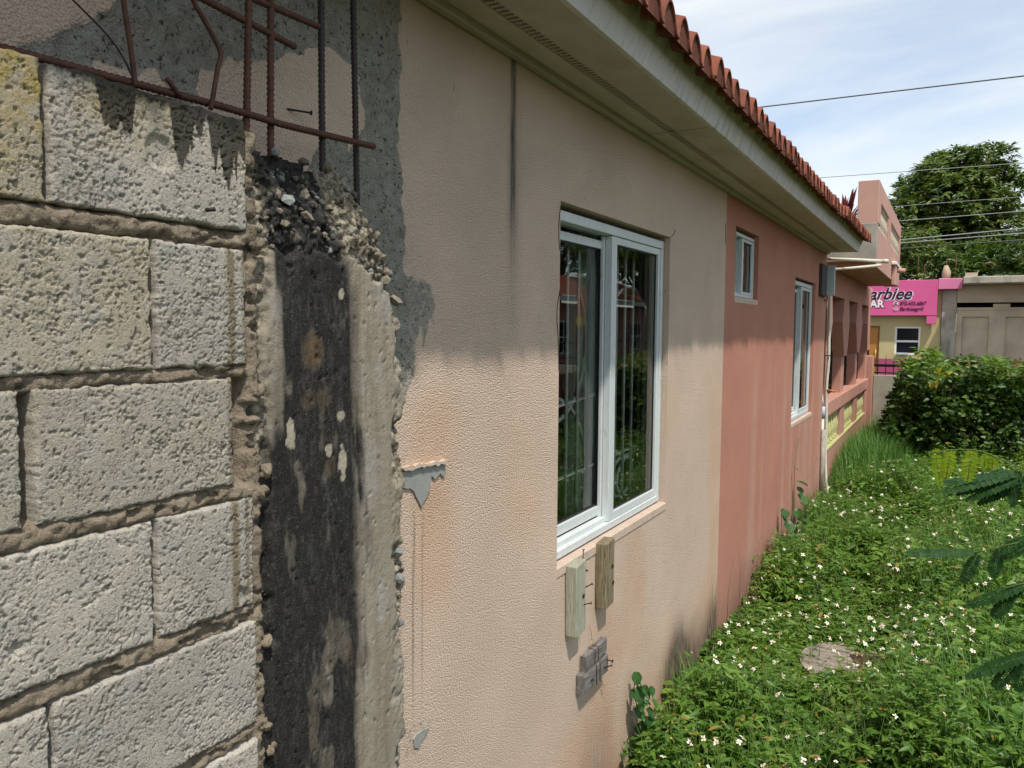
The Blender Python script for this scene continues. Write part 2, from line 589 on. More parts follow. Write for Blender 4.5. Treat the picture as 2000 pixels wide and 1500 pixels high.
M['iron'] = simple('black_iron', (.015, .015, .017), .5, .4)
M['pvc'] = simple('pvc_pipe', (.62, .58, .48), .5, .4, vary=.14, vs=14)
M['pvc_old'] = simple('old_pipe', (.36, .33, .27), .7, .3, vary=.3, vs=14)
M['pvc_blue'] = simple('pipe_coupling', (.45, .50, .60), .5, .4)
M['box_grey'] = simple('grey_enamel', (.46, .51, .53), .45, .4, vary=.08, vs=10)
M['box_dark'] = simple('dark_surface', (.055, .05, .05), .6, .3)
M['boundary'] = simple('boundary_render', (.36, .35, .28), .9, .15, vary=.2, vs=3, bump=(60, .003))
M['bar_cream'] = simple('cream_paint', (.50, .41, .215), .85, .2, vary=.08, vs=1.5)
M['bar_pink'] = simple('magenta_paint', (.66, .115, .29), .75, .25, vary=.06, vs=1.2)
M['bar_pink_light'] = simple('light_magenta_paint', (.68, .21, .37), .75, .25, vary=.08, vs=2)
M['sign_dark'] = simple('sign_dark_paint', (.055, .012, .045), .7, .2)
M['sign_white'] = simple('sign_white_paint', (.82, .80, .80), .7, .2)
M['door_wood'] = simple('door_varnish', (.44, .185, .035), .5, .4, vary=.15, vs=3, st=(1, 1, .2))
M['white_paint'] = simple('white_paint', (.78, .77, .73), .6, .3)
M['old_wall'] = simple('old_wall', (.50, .41, .30), .9, .15, vary=.22, vs=1.6)
m = Mat('stained_concrete', (.40, .36, .295), .9, .15)
m.vary(.25, 2)
m.mix(m.rng(m.noise(1.8, 5, .6, (1, 1, .4)), .48, .66, 0, .8), (.075, .065, .055))
M['stained'] = m.done()
M['soil'] = simple('soil', (.045, .045, .022), .95, .1, vary=.4, vs=3, bump=(20, .02))
M['asphalt'] = simple('asphalt', (.05, .05, .05), .9, .2, vary=.15, vs=4)
m = Mat('cover_slab', (.27, .235, .19), .9, .15)
m.vary(.3, 16, detail=5)
m.mix(m.rng(m.noise(30, 5, .65, (.25, 1, 1)), .50, .62, 0, .75), (.10, .09, .07))
m.bump(m.noise(60, 4), .006, 1)
M['slab'] = m.done()
M['maroon'] = simple('maroon_plate', (.075, .032, .026), .7, .25, vary=.3, vs=14)
M['cable'] = simple('cable_sheath', (.10, .10, .10), .6, .3)
M['cable_pale'] = simple('pale_cable', (.30, .31, .31), .6, .3)
m = Mat('fence_brick', (.20, .085, .055), .9, .15)
bt = m.n('ShaderNodeTexBrick')
bt.inputs['Scale'].default_value = 4.0
bt.inputs['Color1'].default_value = (.22, .085, .05, 1)
bt.inputs['Color2'].default_value = (.15, .065, .045, 1)
bt.inputs['Mortar'].default_value = (.16, .14, .12, 1)
tcn = m.n('ShaderNodeNewGeometry'); sp = m.n('ShaderNodeSeparateXYZ'); cb = m.n('ShaderNodeCombineXYZ')
m.l(tcn.outputs['Position'], sp.inputs[0]); m.l(sp.outputs['Y'], cb.inputs[0]); m.l(sp.outputs['Z'], cb.inputs[1]); m.l(cb.outputs[0], bt.inputs['Vector'])
m.col = bt.outputs['Color']
M['brick'] = m.done()
M['orange_sign'] = simple('orange_sign', (.62, .14, .03), .6, .3)
M['yellow_sign'] = simple('yellow_sign', (.70, .45, .03), .6, .3)
# ------------------------------------------------------------------ ground, road
GZ = -0.12
def build_ground():
    xs = np.concatenate([[-400, -120, -40, -12, -6], np.linspace(-1, 7, 41), [10, 16, 40, 120, 400]])
    ys = np.concatenate([[-400, -120, -40, -10, -4], np.linspace(-1, 15.2, 82), [17, 24, 40, 120, 400, 900]])
    X, Y = np.meshgrid(xs, ys, indexing='ij')
    Z = GZ + (fbm(X * .8, Y * .8, 3, 5) - .5) * .05 * ((X > -1) & (X < 7) & (Y < 15.3) & (Y > -1))
    V = np.stack([X.ravel(), Y.ravel(), Z.ravel()], 1)
    tag(link('ground', mesh_np('ground', V, grid_idx(len(xs), len(ys)), smooth=True), M['soil']), 'bare brown soil under the weeds of the yard', kind='structure')
    tag(box('road', -300, 300, 17.6, 23.6, GZ - .3, GZ + .03, M['asphalt']), 'asphalt street passing beyond the boundary wall', kind='structure')
    tag(box('pavement', -300, 300, 23.6, 25.2, GZ - .3, GZ + .15, M['raw_concrete']), 'concrete pavement in front of the pink bar', kind='structure')
build_ground()

# ------------------------------------------------------------------ the house
house = thing('house', 'long low pink stucco house with red tiled eave and white sliding windows', 'house')

WINS = [dict(y0=2.53, y1=3.775, z0=.985, z1=2.29, m=3.15, mw=.08),
        dict(y0=5.11, y1=5.80, z0=2.05, z1=2.50, m=5.48, mw=.055),
        dict(y0=7.36, y1=8.56, z0=1.0, z1=2.31, m=7.98, mw=.07)]
def wall_axis(lo, hi, fine, cuts):
    a = [lo]
    while a[-1] < hi - 1e-6:
        a.append(a[-1] + fine(a[-1]))
    a = np.array(a)
    a = a[a < hi]
    c = np.array(cuts)
    a = a[np.min(np.abs(a[:, None] - c[None]), 1) > fine(lo) * .35]
    return np.unique(np.concatenate([a, c]))
def add_ledge(mask, Y, Z, y0, y1, z0, z1): return mask
def stucco_wall(name, ylo, yhi, wins, mat, near, parent):
    cy = [ylo, yhi] + [w[k] for w in wins for k in ('y0', 'y1')]
    cz = [-.2, 2.74] + [w[k] for w in wins for k in ('z0', 'z1')]
    if near:
        ys = wall_axis(ylo, yhi, lambda y: .007 if .55 < y < 1.82 else (.016 if y > 1 else .05), cy)
        zs = wall_axis(-.2, 2.74, lambda z: .008 if z > 1.7 else .016, cz)
    else:
        ys = wall_axis(ylo, yhi, lambda y: .04, cy)
        zs = wall_axis(-.2, 2.74, lambda z: .04, cz)
    Y, Z = np.meshgrid(ys, zs, indexing='ij')
    y, z = Y.ravel(), Z.ravel()
    x = np.zeros_like(y)
    grey = np.zeros_like(y)
    rgh = np.zeros_like(y)
    orange = np.zeros_like(y)
    dark = np.zeros_like(y)
    lim = lambda a, b: sstep(a, b, z)
    if near:
        wy, wz = y + (fbm(y * 26, z * 26, 4, 3) - .5) * .045, z + (fbm(y * 26, z * 26, 4, 4) - .5) * .045
        band = poly_mask(wy, wz, [(.6, 2.20), (.765, 2.294), (.83, 2.335), (.862, 2.40), (1.0, 2.52), (1.15, 2.69), (1.617, 2.69), (1.612, 2.276), (1.63, 2.0), (1.64, 1.7), (1.3, 1.7), (1.38, 2.18), (1.478, 2.31), (1.452, 2.43), (1.35, 2.46), (1.145, 2.352), (1.058, 2.323), (.947, 2.287), (.822, 2.257), (.7, 2.18)], .012)
        spot = poly_mask(wy, wz, [(.93, 2.30), (1.0, 2.315), (1.02, 2.25), (.96, 2.24)], .008)
        low = poly_mask(wy, wz, [(1.28, 2.17), (1.40, 2.17), (1.42, 2.26), (1.34, 2.28)], .008)
        side = poly_mask(wy, wz, [(1.60, 1.985), (1.70, 1.98), (1.745, 1.956), (1.762, 1.90), (1.755, 1.80), (1.735, 1.87), (1.715, 1.80), (1.70, 1.78), (1.685, 1.84), (1.672, 1.74), (1.655, 1.70), (1.60, 1.66)], .016)
        foot = poly_mask(wy, wz, [(1.60, .82), (1.70, .80), (1.76, .77), (1.71, .72), (1.65, .70), (1.60, .72)], .02)
        grey = np.clip(band + spot + low + side * .60 + foot * .42, 0, 1)
        rgh = band
        f1, f2 = worley(y / .022, z / .022, 8)
        x = x + rgh * ((fbm(y * 42, z * 42, 4, 6) - .55) * .020 + (.5 - f1) * .006 - .004)
        # eave streak
        sw = sstep(.019 + .015 * sstep(2.5, 2.2, z), .005, np.abs(y - 2.186 - .012 * (fbm(z * 6, z * 0, 3, 2) - .5)))
        split = 1 - .75 * sstep(2.42, 2.30, z) * sstep(.007, .002, np.abs(y - 2.187))
        dark += sw * split * sstep(1.95, 2.45, z) * 1.1
        dark += sstep(.07, .0, np.abs(y - 2.19)) * sstep(1.55, 2.2, z) * sstep(2.75, 2.4, z) * .30
        for yy, a in ((1.66, .5), (1.70, .3), (1.60, .4)):
            dark += sstep(.006, .002, np.abs(y - yy - .004 * np.sin(z * 5))) * sstep(.75, 1.0, z) * sstep(1.42, 1.3, z) * a * 1.3
        # damp foot of the wall
        dn = fbm(y * 3, y * 0 + 2, 4, 15)
        dark += .95 * sstep(.28 + .5 * (dn - .5), -.12, z) * sstep(3.6, 4.1, y) * (.45 + dn)
        dark += .8 * sstep(.42, .10, z + .35 * np.abs(y - 4.05)) * sstep(3.7, 3.95, y) * sstep(4.5, 4.1, y)
        dark += .55 * sstep(.45, -.1, z) * sstep(2.6, 2.9, y) * sstep(3.2, 3.0, y) * (.3 + dn)
        dark += .7 * sstep(.36, 0, z) * sstep(4.55, 4.8, y)
        orange = sstep(.46, .72, fbm(y * 2.1, z * 1.3, 4, 21)) * sstep(1.85, 1.2, z) * .75
        orange += sstep(.16, .03, np.abs(y - 1.76)) * sstep(1.75, 1.55, z) * sstep(.95, 1.25, z) * .8
        orange += sstep(.5, -.05, z) * .45
        orange += sstep(.20, .05, np.abs(y - 2.98)) * sstep(.9, .6, z) * .6
    else:
        orange = sstep(.50, .70, fbm(y * 1.6, z * .5, 4, 31)) * .5 + sstep(.5, .1, z) * .35
        st = fbm(y * 5, z * .25, 4, 33)
        orange += sstep(.52, .66, st) * .8 * sstep(1.75, 1.3, z)
        dark += .5 * sstep(.30, -.1, z + .3 * (fbm(y * 3, y * 0 + 1, 4, 35) - .5))
    F = grid_idx(len(ys), len(zs))
    c = np.stack([y[F].mean(1), z[F].mean(1)], 1)
    keep = np.ones(len(F), bool)
    for w in wins:
        keep &= ~((c[:, 0] > w['y0']) & (c[:, 0] < w['y1']) & (c[:, 1] > w['z0']) & (c[:, 1] < w['z1']))
    me = mesh_np(name, np.stack([x, y, z], 1), F[keep], dict(grey=grey, orange=np.clip(orange, 0, 1), dark=np.clip(dark, 0, 1)), smooth=True)
    o = link(name, me, mat, parent)
    return o
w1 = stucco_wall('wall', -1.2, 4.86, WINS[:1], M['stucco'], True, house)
tag(w1, 'pale pink stucco wall section with a black drip under the eave')
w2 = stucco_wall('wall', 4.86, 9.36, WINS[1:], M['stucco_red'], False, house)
tag(w2, 'darker terracotta stucco wall section with two windows')
# rest of the house body (rooms behind the wall)
def room():
    bm = bmesh.new()
    add_box(bm, -6, -.118, -1.2, 9.36, 0, 2.62)
    for f in list(bm.faces):
        if abs(f.calc_center_median().x + .118) < 1e-3: bmesh.ops.delete(bm, geom=[f], context='FACES_ONLY')
    bm_obj('room_shell', bm, M['room'], house)
    box('partition', -6, -.13, 4.78, 4.9, .01, 2.61, M['room'], house)
    bm = bmesh.new()
    for a, b in (((-1.2), (-1.2)),):
        bm.faces.new([bm.verts.new(p) for p in ((0, -1.2, -.2), (0, -1.2, 2.74), (-6.1, -1.2, 2.74), (-6.1, -1.2, -.2))])
    bm.faces.new([bm.verts.new(p) for p in ((0, 9.36, -.2), (0, 9.36, 2.6), (-6.1, 9.36, 2.6), (-6.1, 9.36, -.2))])
    bm.faces.new([bm.verts.new(p) for p in ((-6.1, -1.2, -.2), (-6.1, -1.2, 2.74), (-6.1, 9.36, 2.74), (-6.1, 9.36, -.2))])
    bm_obj('end_wall', bm, M['paint_pink2'], house)
room()
# thin patches of grey filler left on the stucco
def plate(name, poly, x0, x1, mat, parent, jitter=.004, step=.012):
    pts = []
    n = len(poly)
    for i in range(n):
        a, b = np.array(poly[i]), np.array(poly[(i + 1) % n])
        k = max(1, int(np.hypot(*(b - a)) / step))
        for j in range(k):
            p = a + (b - a) * j / k
            pts.append((p[0] + rnd.uniform(-jitter, jitter), p[1] + rnd.uniform(-jitter, jitter)))
    bm = bmesh.new()
    f = bm.faces.new([bm.verts.new((x1, *p)) for p in pts])
    r = bmesh.ops.extrude_face_region(bm, geom=[f])
    for v in r['geom']:
        if isinstance(v, bmesh.types.BMVert): v.co.x = x0
    return bm_obj(name, bm, mat, parent)
plate('filler_patch', [(1.60, 1.487), (1.70, 1.483), (1.804, 1.477), (1.800, 1.440), (1.775, 1.452), (1.755, 1.440), (1.735, 1.45), (1.72, 1.405), (1.688, 1.375), (1.665, 1.41), (1.64, 1.435), (1.60, 1.44)], -.01, .005, M['grey_plaster'], house)
plate('filler_patch', [(1.655, .765), (1.69, .77), (1.725, .760), (1.70, .745), (1.675, .728), (1.66, .74)], -.01, .004, M['grey_plaster'], house)
plate('filler_ridge', [(1.60, 1.497), (1.70, 1.494), (1.80, 1.487), (1.803, 1.478), (1.70, 1.483), (1.60, 1.487)], -.01, .013, M['smooth_sill'], house, .003, .01)
plate('wall_footing', [(3.55, -.2), (3.55, -.04), (3.9, -.06), (4.2, -.10), (4.3, -.2)], -.02, .07, M['smooth_sill'], house, .008, .03)

for pts in ([(0, 2.528, 2.27), (0, 2.515, 2.20), (0, 2.522, 2.12)], [(0, 2.53, 1.98), (0, 2.512, 1.93), (0, 2.508, 1.88), (0, 2.522, 1.80), (0, 2.528, 1.70)], [(0, 3.77, 2.29), (0, 3.82, 2.31), (0, 3.84, 2.335)], [(0, 4.83, 2.48), (0, 4.845, 2.42), (0, 4.838, 2.36)]):
    tubes('crack', [([(.0008, p[1], p[2]) for p in curve_pts(pts, 4)], .0016)], M['dark'], house, 4)  # thin dark threads on the surface, standing in for shaded crack recesses
def window(w, bars, label):
    y0, y1, z0, z1, mu, mw = (w[k] for k in ('y0', 'y1', 'z0', 'z1', 'm', 'mw'))
    e = bpy.data.objects.new('window', None)
    COL.objects.link(e)
    e.parent = house
    tag(e, label)
    bm = bmesh.new()
    for a, b in (((y0, z0), (y0, z1)), ((y0, z1), (y1, z1)), ((y1, z1), (y1, z0))):
        bm.faces.new([bm.verts.new(p) for p in ((0, *a), (0, *b), (-.115, *b), (-.115, *a))])
    bm_obj('window_reveal', bm, M['stucco'] if y0 < 4 else M['stucco_red'], e)
    X = -.03
    s = 1 if z1 - z0 > .8 else .6
    f = .037 * s
    y0, y1, z1 = y0 + .004, y1 - .008, z1 - .02
    boxes('outer_frame', [(X - .085, X, y0, y1, z1 - f, z1), (X - .085, X, y1 - f * .85, y1, z0 + f + .001, z1 - f - .001), (X - .085, X, y0, y0 + f * .85, z0 + f + .001, z1 - f - .001),
                          (X - .085, X, y0, y1, z0 + .012, z0 + .012 + f * .8), (X - .055, X - .022, y0 + f, mu, z0 + .012 + f * .8, z0 + .012 + f * 1.35)], M['alu'], e, .002)
    # fixed sash, proud
    r = .03 * s
    a, b, lo, hi = mu - mw * .5, y1 - f * .86, z0 + .014 + f * .8, z1 - f - .002
    boxes('sash', [(X - .036, X - .006, a, a + mw * .72, lo, hi), (X - .036, X - .008, b - r * .7, b, lo, hi), (X - .036, X - .007, a + mw * .72, b - r * .7, hi - r, hi), (X - .036, X - .007, a + mw * .72, b - r * .7, lo, lo + r * 1.1),
                   (X - .052, X - .038, a - mw * .18, a + mw * .1, lo, hi)], M['alu'], e, .0015)
    link('pane', mesh_np('pane', [(X - .022, a, lo), (X - .022, b, lo), (X - .022, b, hi), (X - .022, a, hi)], np.array([[0, 1, 2, 3]])), M['glass'], e)
    g = .006
    a_, b_, l_, h_ = a + mw * .72, b - r * .7, lo + r * 1.1, hi - r
    boxes('gasket', [(X - .0235, X - .019, a_ + .0003, a_ + g, l_ + .0003, h_ - .0003), (X - .0235, X - .019, b_ - g, b_ - .0003, l_ + .0003, h_ - .0003), (X - .0235, X - .019, a_ + g, b_ - g, h_ - g, h_ - .0003), (X - .0235, X - .019, a_ + g, b_ - g, l_ + .0003, l_ + g)], M['iron'], e)
    # sliding sash, set back
    X2 = X - .048
    a, b = y0 + f * .86, mu + mw * .1
    lo2, hi2 = lo + f * .7, hi - f * .55
    boxes('sash', [(X2 - .03, X2, a, a + r, lo2, hi2), (X2 - .03, X2, b - r * 1.5, b, lo2, hi2), (X2 - .03, X2 - .001, a + r, b - r * 1.5, hi2 - r * 1.1, hi2), (X2 - .03, X2 - .001, a + r, b - r * 1.5, lo2, lo2 + r * 1.3)], M['alu'], e, .0015)
    link('pane', mesh_np('pane', [(X2 - .016, a, lo2), (X2 - .016, b, lo2), (X2 - .016, b, hi2), (X2 - .016, a, hi2)], np.array([[0, 1, 2, 3]])), M['glass'], e)
    a_, b_, l_, h_ = a + r, b - r * 1.5, lo2 + r * 1.3, hi2 - r * 1.1
    boxes('gasket', [(X2 - .0175, X2 - .012, a_ + .0003, a_ + g, l_ + .0003, h_ - .0003), (X2 - .0175, X2 - .012, b_ - g, b_ - .0003, l_ + .0003, h_ - .0003), (X2 - .0175, X2 - .012, a_ + g, b_ - g, h_ - g, h_ - .0003), (X2 - .0175, X2 - .012, a_ + g, b_ - g, l_ + .0003, l_ + g * 1.6)], M['iron'], e)
    boxes('sill', [(-.112, .004, w['y0'] - .002, w['y1'] + .004, z0 - .035, z0 + .004)], M['smooth_sill'], e, .004)
    if bars:
        xb = -.15
        n = int((y1 - y0 + (.42 if y0 < 4 else .1)) / bars)
        for i in range(n):
            y = y0 + .06 + i * bars
            bo = tubes('burglar_bar', [([(xb, y, z0 + .03), (xb, y, z1 - .02)], .0075)], M['bar'], e, 6)
        return e, xb
    return e, None
e1, xb = window(WINS[0], .108, 'large white sliding window with scrolled burglar bars behind the glass')
# scrolls of the burglar bars
def arc(cy, cz, r, a0, a1, n=18, r1=None):
    r1 = r if r1 is None else r1
    return [(xb - .012, cy + (r + (r1 - r) * t) * math.cos(a0 + (a1 - a0) * t), cz + (r + (r1 - r) * t) * math.sin(a0 + (a1 - a0) * t)) for t in np.linspace(0, 1, n)]
def oval(cy, cz, ry, rz, a0, a1, k=1.0, n=36):
    return [(xb - .012, cy + ry * (1 + (k - 1) * t) * math.cos(a0 + (a1 - a0) * t), cz + rz * (1 + (k - 1) * t) * math.sin(a0 + (a1 - a0) * t)) for t in np.linspace(0, 1, n)]
for pts, r_ in ((oval(3.72, 1.115, .24, .125, .3, 2.4 * PI, .55), .009), (oval(3.58, 1.15, .20, .12, PI, 3.2 * PI, .5), .009), (oval(3.86, 1.12, .13, .11, -.5 * PI, 1.5 * PI, .5), .009),
                (arc(3.66, 1.55, .32, 1.1 * PI, 1.75 * PI), .008), (arc(3.66, 1.75, .30, .3 * PI, .9 * PI), .008), (arc(2.80, 1.80, .33, -.45 * PI, .2 * PI), .009), (arc(2.80, 1.22, .35, -.1 * PI, .45 * PI), .009),
                ([(xb - .01, 2.55, 1.52), (xb - .01, 3.45, 1.57)], .009), ([(xb - .01, 2.55, 1.23), (xb - .01, 4.1, 1.27)], .008)):
    tubes('burglar_scroll', [(pts, r_)], M['bar'], e1, 6)
window(WINS[1], 0, 'small high white sliding window in the terracotta section')
window(WINS[2], .12, 'tall white sliding window near the far end of the terracotta section')
def curtain(y0, y1, z0, z1, x, mat, amp=.03, lam=.11):
    n = int((y1 - y0) / .012)
    ys = np.linspace(y0, y1, n)
    zs = np.array([z0, (z0 + z1) / 2, z1])
    Y, Z = np.meshgrid(ys, zs, indexing='ij')
    X = x + amp * np.sin(Y / lam * 2 * PI + .8 * np.sin(Y * 9)) * (1.2 - .4 * (Z - z0) / (z1 - z0))
    link('curtain', mesh_np('curtain', np.stack([X.ravel(), Y.ravel(), Z.ravel()], 1), grid_idx(n, 3), smooth=True), mat, house)
curtain(3.30, 3.62, .6, 2.4, -.30, M['curtain'])
curtain(4.02, 4.45, .6, 2.4, -.27, M['curtain'])
curtain(5.4, 5.9, 1.9, 2.6, -.2, M['curtain'])
curtain(8.3, 9.2, .6, 2.4, -.26, M['curtain'])

# ---- eave: soffit panels with a slotted vent strip, fascia boards, tiles
ZS = 2.685
def vent_panel(y0, y1):
    """soffit panel of three boards in X, the middle one with four rows of slots"""
    e = boxes('soffit_panel', [(.034, .112, y0, y1, ZS, ZS + .012), (.150, .298, y0, y1, ZS, ZS + .012)], M['soffit'], house)
    xs = [.112, .1145, .1195, .1225, .1275, .1305, .1355, .1385, .1435, .1465, .150]
    n = int((y1 - y0) / .026)
    ys = np.linspace(y0, y1, 2 * n + 1)
    ys[1:-1:2] -= .004
    V = np.array([(x, y, ZS + .002) for x in xs for y in ys])
    F = grid_idx(len(xs), len(ys))
    c = V[F].mean(1)
    ix = np.searchsorted(xs, c[:, 0]) - 1
    iy = np.searchsorted(ys, c[:, 1]) - 1
    hole = (ix % 2 == 1) & (iy % 2 == 1)
    link('vent_strip', mesh_np('vent_strip', V, F[~hole]), M['soffit'], e)
joints = [-1.2, .35, 3.345, 5.39, 7.55, 9.30]
for a, b in zip(joints[:-1], joints[1:]):
    vent_panel(a + .005, b - .005)
    bm = bmesh.new()
    vs = [bm.verts.new(p) for y in (a + .003, b - .003) for p in ((.301, y, ZS - .008), (.318, y, ZS - .008), (.365, y, ZS + .122), (.345, y, ZS + .122))]
    for q in ((0, 1, 2, 3), (4, 5, 6, 7), (0, 1, 5, 4), (1, 2, 6, 5), (2, 3, 7, 6), (3, 0, 4, 7)): bm.faces.new([vs[i] for i in q])
    bm_obj('fascia', bm, M['fascia'], house)
box('soffit_trim', .002, .033, -1.2, 9.3, ZS - .022, ZS + .010, M['trim'], house, .004)
bm = bmesh.new()
add_box(bm, -6.1, .296, -1.2, 9.3, ZS + .030, ZS + .112)
bm_obj('eave_core', bm, M['dark'], house)
bm = bmesh.new()
vs = [bm.verts.new((x, 9.302, z)) for x, z in ((0, ZS), (.318, ZS - .006), (.36, ZS + .118), (0, ZS + .118))]
bm.faces.new(vs)
bm_obj('eave_end', bm, M['fascia'], house)
def tile_mesh(pitch, length, drop, name):
    n = 16
    t = np.linspace(0, 1, n + 1)
    h = .082 * np.power(np.clip(np.sin(PI * np.clip(t * 1.28 - .05, 0, 1)), 0, 1), .62)
    yy = t * pitch
    rows = [0, -length * .5, -length]
    V = []
    for th in (0, -.011):
        for d in rows:
            for k in range(n + 1): V.append((d, yy[k], h[k] + th - d * drop))
    V = np.array(V)
    m = n + 1
    F = []
    for r in range(2):
        for k in range(n):
            a = r * m + k
            F.append((a, a + 1, a + m + 1, a + m))
            b = a + 3 * m
            F.append((b, b + m, b + m + 1, b + 1))
    for k in range(n): F.append((k, k + 3 * m, k + 1 + 3 * m, k + 1))
    # closure added in each arch to straighten the eave's shadow
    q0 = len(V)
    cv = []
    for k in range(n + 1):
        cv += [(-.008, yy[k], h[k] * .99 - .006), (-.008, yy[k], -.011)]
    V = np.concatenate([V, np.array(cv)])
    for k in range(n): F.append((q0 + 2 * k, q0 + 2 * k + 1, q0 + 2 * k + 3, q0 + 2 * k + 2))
    for r in range(2):
        for k in (0, n):
            a = r * m + k
            F.append((a, a + m, a + 4 * m, a + 3 * m))
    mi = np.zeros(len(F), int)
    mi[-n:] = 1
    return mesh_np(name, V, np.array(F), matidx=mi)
PITCH = .1475
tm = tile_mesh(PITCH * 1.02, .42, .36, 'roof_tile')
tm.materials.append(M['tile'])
tm.materials.append(simple('tile_arch_shade', (.12, .05, .035), .9, .1, vary=.3, vs=30))  # shade of the open tile arches put into the closure colour
ny = int((9.36 + 1.2) / PITCH)
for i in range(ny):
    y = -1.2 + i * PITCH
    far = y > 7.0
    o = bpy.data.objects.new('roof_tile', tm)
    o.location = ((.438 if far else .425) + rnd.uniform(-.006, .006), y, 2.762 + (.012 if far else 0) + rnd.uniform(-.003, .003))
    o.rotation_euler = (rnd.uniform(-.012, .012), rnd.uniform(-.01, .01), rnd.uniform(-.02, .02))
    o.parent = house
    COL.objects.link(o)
# upper courses up to the ridge
def roof_sheet():
    n = 8
    cols = ny * n
    yy = -1.2 + np.arange(cols + 1) * PITCH / n
    ph = (np.arange(cols + 1) % n) / n
    h = .06 * np.power(np.clip(np.sin(PI * np.clip(ph * 1.25 - .05, 0, 1)), 0, 1), .75)
    V = []
    ds = []
    d = .28
    while d < 4.0:
        ds += [(d, .03), (d + .36, .012)]
        d += .36
    for dd, th in ds:
        for k in range(cols + 1): V.append((.42 - dd, yy[k], 2.79 + th + h[k] + dd * .36))
    link('roof_courses', mesh_np('roof_courses', np.array(V), grid_idx(len(ds), cols + 1)), M['tile'], house)
    box('roof_slope', -8, -3.5, -1.2, 9.35, 2.8, 4.1, M['tile'], house)
roof_sheet()
bm = bmesh.new()
vs = [bm.verts.new((x, 9.34, z)) for x, z in ((.36, 2.80), (-3.55, 4.17), (-6, 2.8))]
bm.faces.new(vs)
bm_obj('gable_end', bm, M['paint_pink2'], house)

# ------------------------------------------------------------------ unfinished block wall with its post and bars
bwall = thing('block_wall', 'unfinished grey concrete block wall with black stained post and bare rusty rods', 'wall')
BX = .18
def block(y0, y1, z0, z1, seed, yellow=0, topdark=0, tan=()):
    st = .0019 if y1 > .5 else .02
    if z1 < .9: st = .02
    nu, nv = max(4, int((y1 - y0) / st)), max(4, int((z1 - z0) / st))
    u = np.linspace(0, 1, nu)
    v = np.linspace(0, 1, nv)
    u = np.concatenate([[0], u, [1]])
    v = np.concatenate([[0], v, [1]])
    U, W = np.meshgrid(u, v, indexing='ij')
    y, z = y0 + U * (y1 - y0), z0 + W * (z1 - z0)
    e = np.minimum(np.minimum(y - y0, y1 - y), np.minimum(z - z0, z1 - z))
    rag = (fbm(y * 55, z * 55, 4, seed) - .5)
    e2 = e + rag * .008
    h = -.007 * np.exp(-np.clip(e2, 0, 1) / .0013)
    f1, f2 = worley(y / .0054, z / .0054, seed + 5)
    g1, g2 = worley(y / .0125, z / .0125, seed + 9)
    low = fbm(y * 22, z * 22, 4, seed + 2)
    h += .0007 * (.6 - f1)
    r1 = np.abs(fbm(y * 95, z * 95, 4, seed + 11) - .5)
    crack = sstep(.055, .012, r1) * sstep(.42, .60, low) + .5 * sstep(.16, .02, f2 - f1) * sstep(.52, .66, fbm(y * 40, z * 40, 3, seed + 12))
    h -= .0026 * np.clip(crack, 0, 1)
    big = sstep(.68, .75, fbm(y * 165, z * 165, 3, seed + 3))
    h -= .0034 * big
    for q in range(1):
        cy_, cz_, cr = y0 + (y1 - y0) * float(_h(np.array(seed), np.array(q), 7)), z0 + (z1 - z0) * float(_h(np.array(seed), np.array(q), 8)), .010 + .012 * float(_h(np.array(seed), np.array(q), 9))
        h -= .006 * sstep(1.0, .35, np.hypot((y - cy_) / cr, (z - cz_) / cr) + (low - .5) * 2.2)
    h += .0025 * (fbm(y * 8, z * 8, 3, seed + 4) - .5)
    # in-plane raggedness near the rim
    k = np.exp(-e / .006)
    dy, dz = (fbm(y * 60, z * 60, 3, seed + 6) - .5) * .007 * k, (fbm(y * 60, z * 60, 3, seed + 7) - .5) * .007 * k
    x = BX + h + rnd.uniform(-.003, .003)
    rim = np.zeros(U.shape, bool)
    rim[0], rim[-1], rim[:, 0], rim[:, -1] = True, True, True, True
    x[rim] = BX - .07
    V = np.stack([x.ravel(), (y + dy).ravel(), (z + dz).ravel()], 1)
    yl, zl = y.ravel(), z.ravel()
    dark = np.zeros(len(yl))
    if topdark:
        dr = fbm(yl * 34, yl * 0 + seed, 4, seed + 8)
        edge = z1 - .014 - .080 * sstep(.42, .72, dr) * (.4 + 1.0 * sstep(.60, .95, yl)) - .05 * sstep(.90, .95, yl)
        dark = sstep(-.03, .03, zl - edge) * .98 * (.35 + .65 * sstep(.58, .72, yl + .05 * dr))
    lich = np.full(len(yl), float(yellow)) * (.5 + fbm(yl * 9, zl * 9, 3, seed)) + (topdark * .75 * sstep(.25, .7, fbm(yl * 16, zl * 3, 3, seed + 1)) * sstep(z1 - .13, z1 - .01, zl))
    tn = np.zeros(len(yl))
    for a, w in tan: tn += sstep(w, w * .4, np.abs(yl - a))
    o = link('block', mesh_np('block', V, grid_idx(nu + 2, nv + 2), dict(dark=dark, lichen=np.clip(lich, 0, 1), tan=np.clip(tn, 0, 1))), M['block'], bwall)
    return o
G = .013
rows = [(2.006, 2.186), (1.785, 1.974), (1.589, 1.766), (1.379, 1.561), (1.166, 1.347), (.955, 1.138), (.745, .93), (.535, .722), (.325, .512), (.115, .302), (-.12, .09)]
L_ = .352
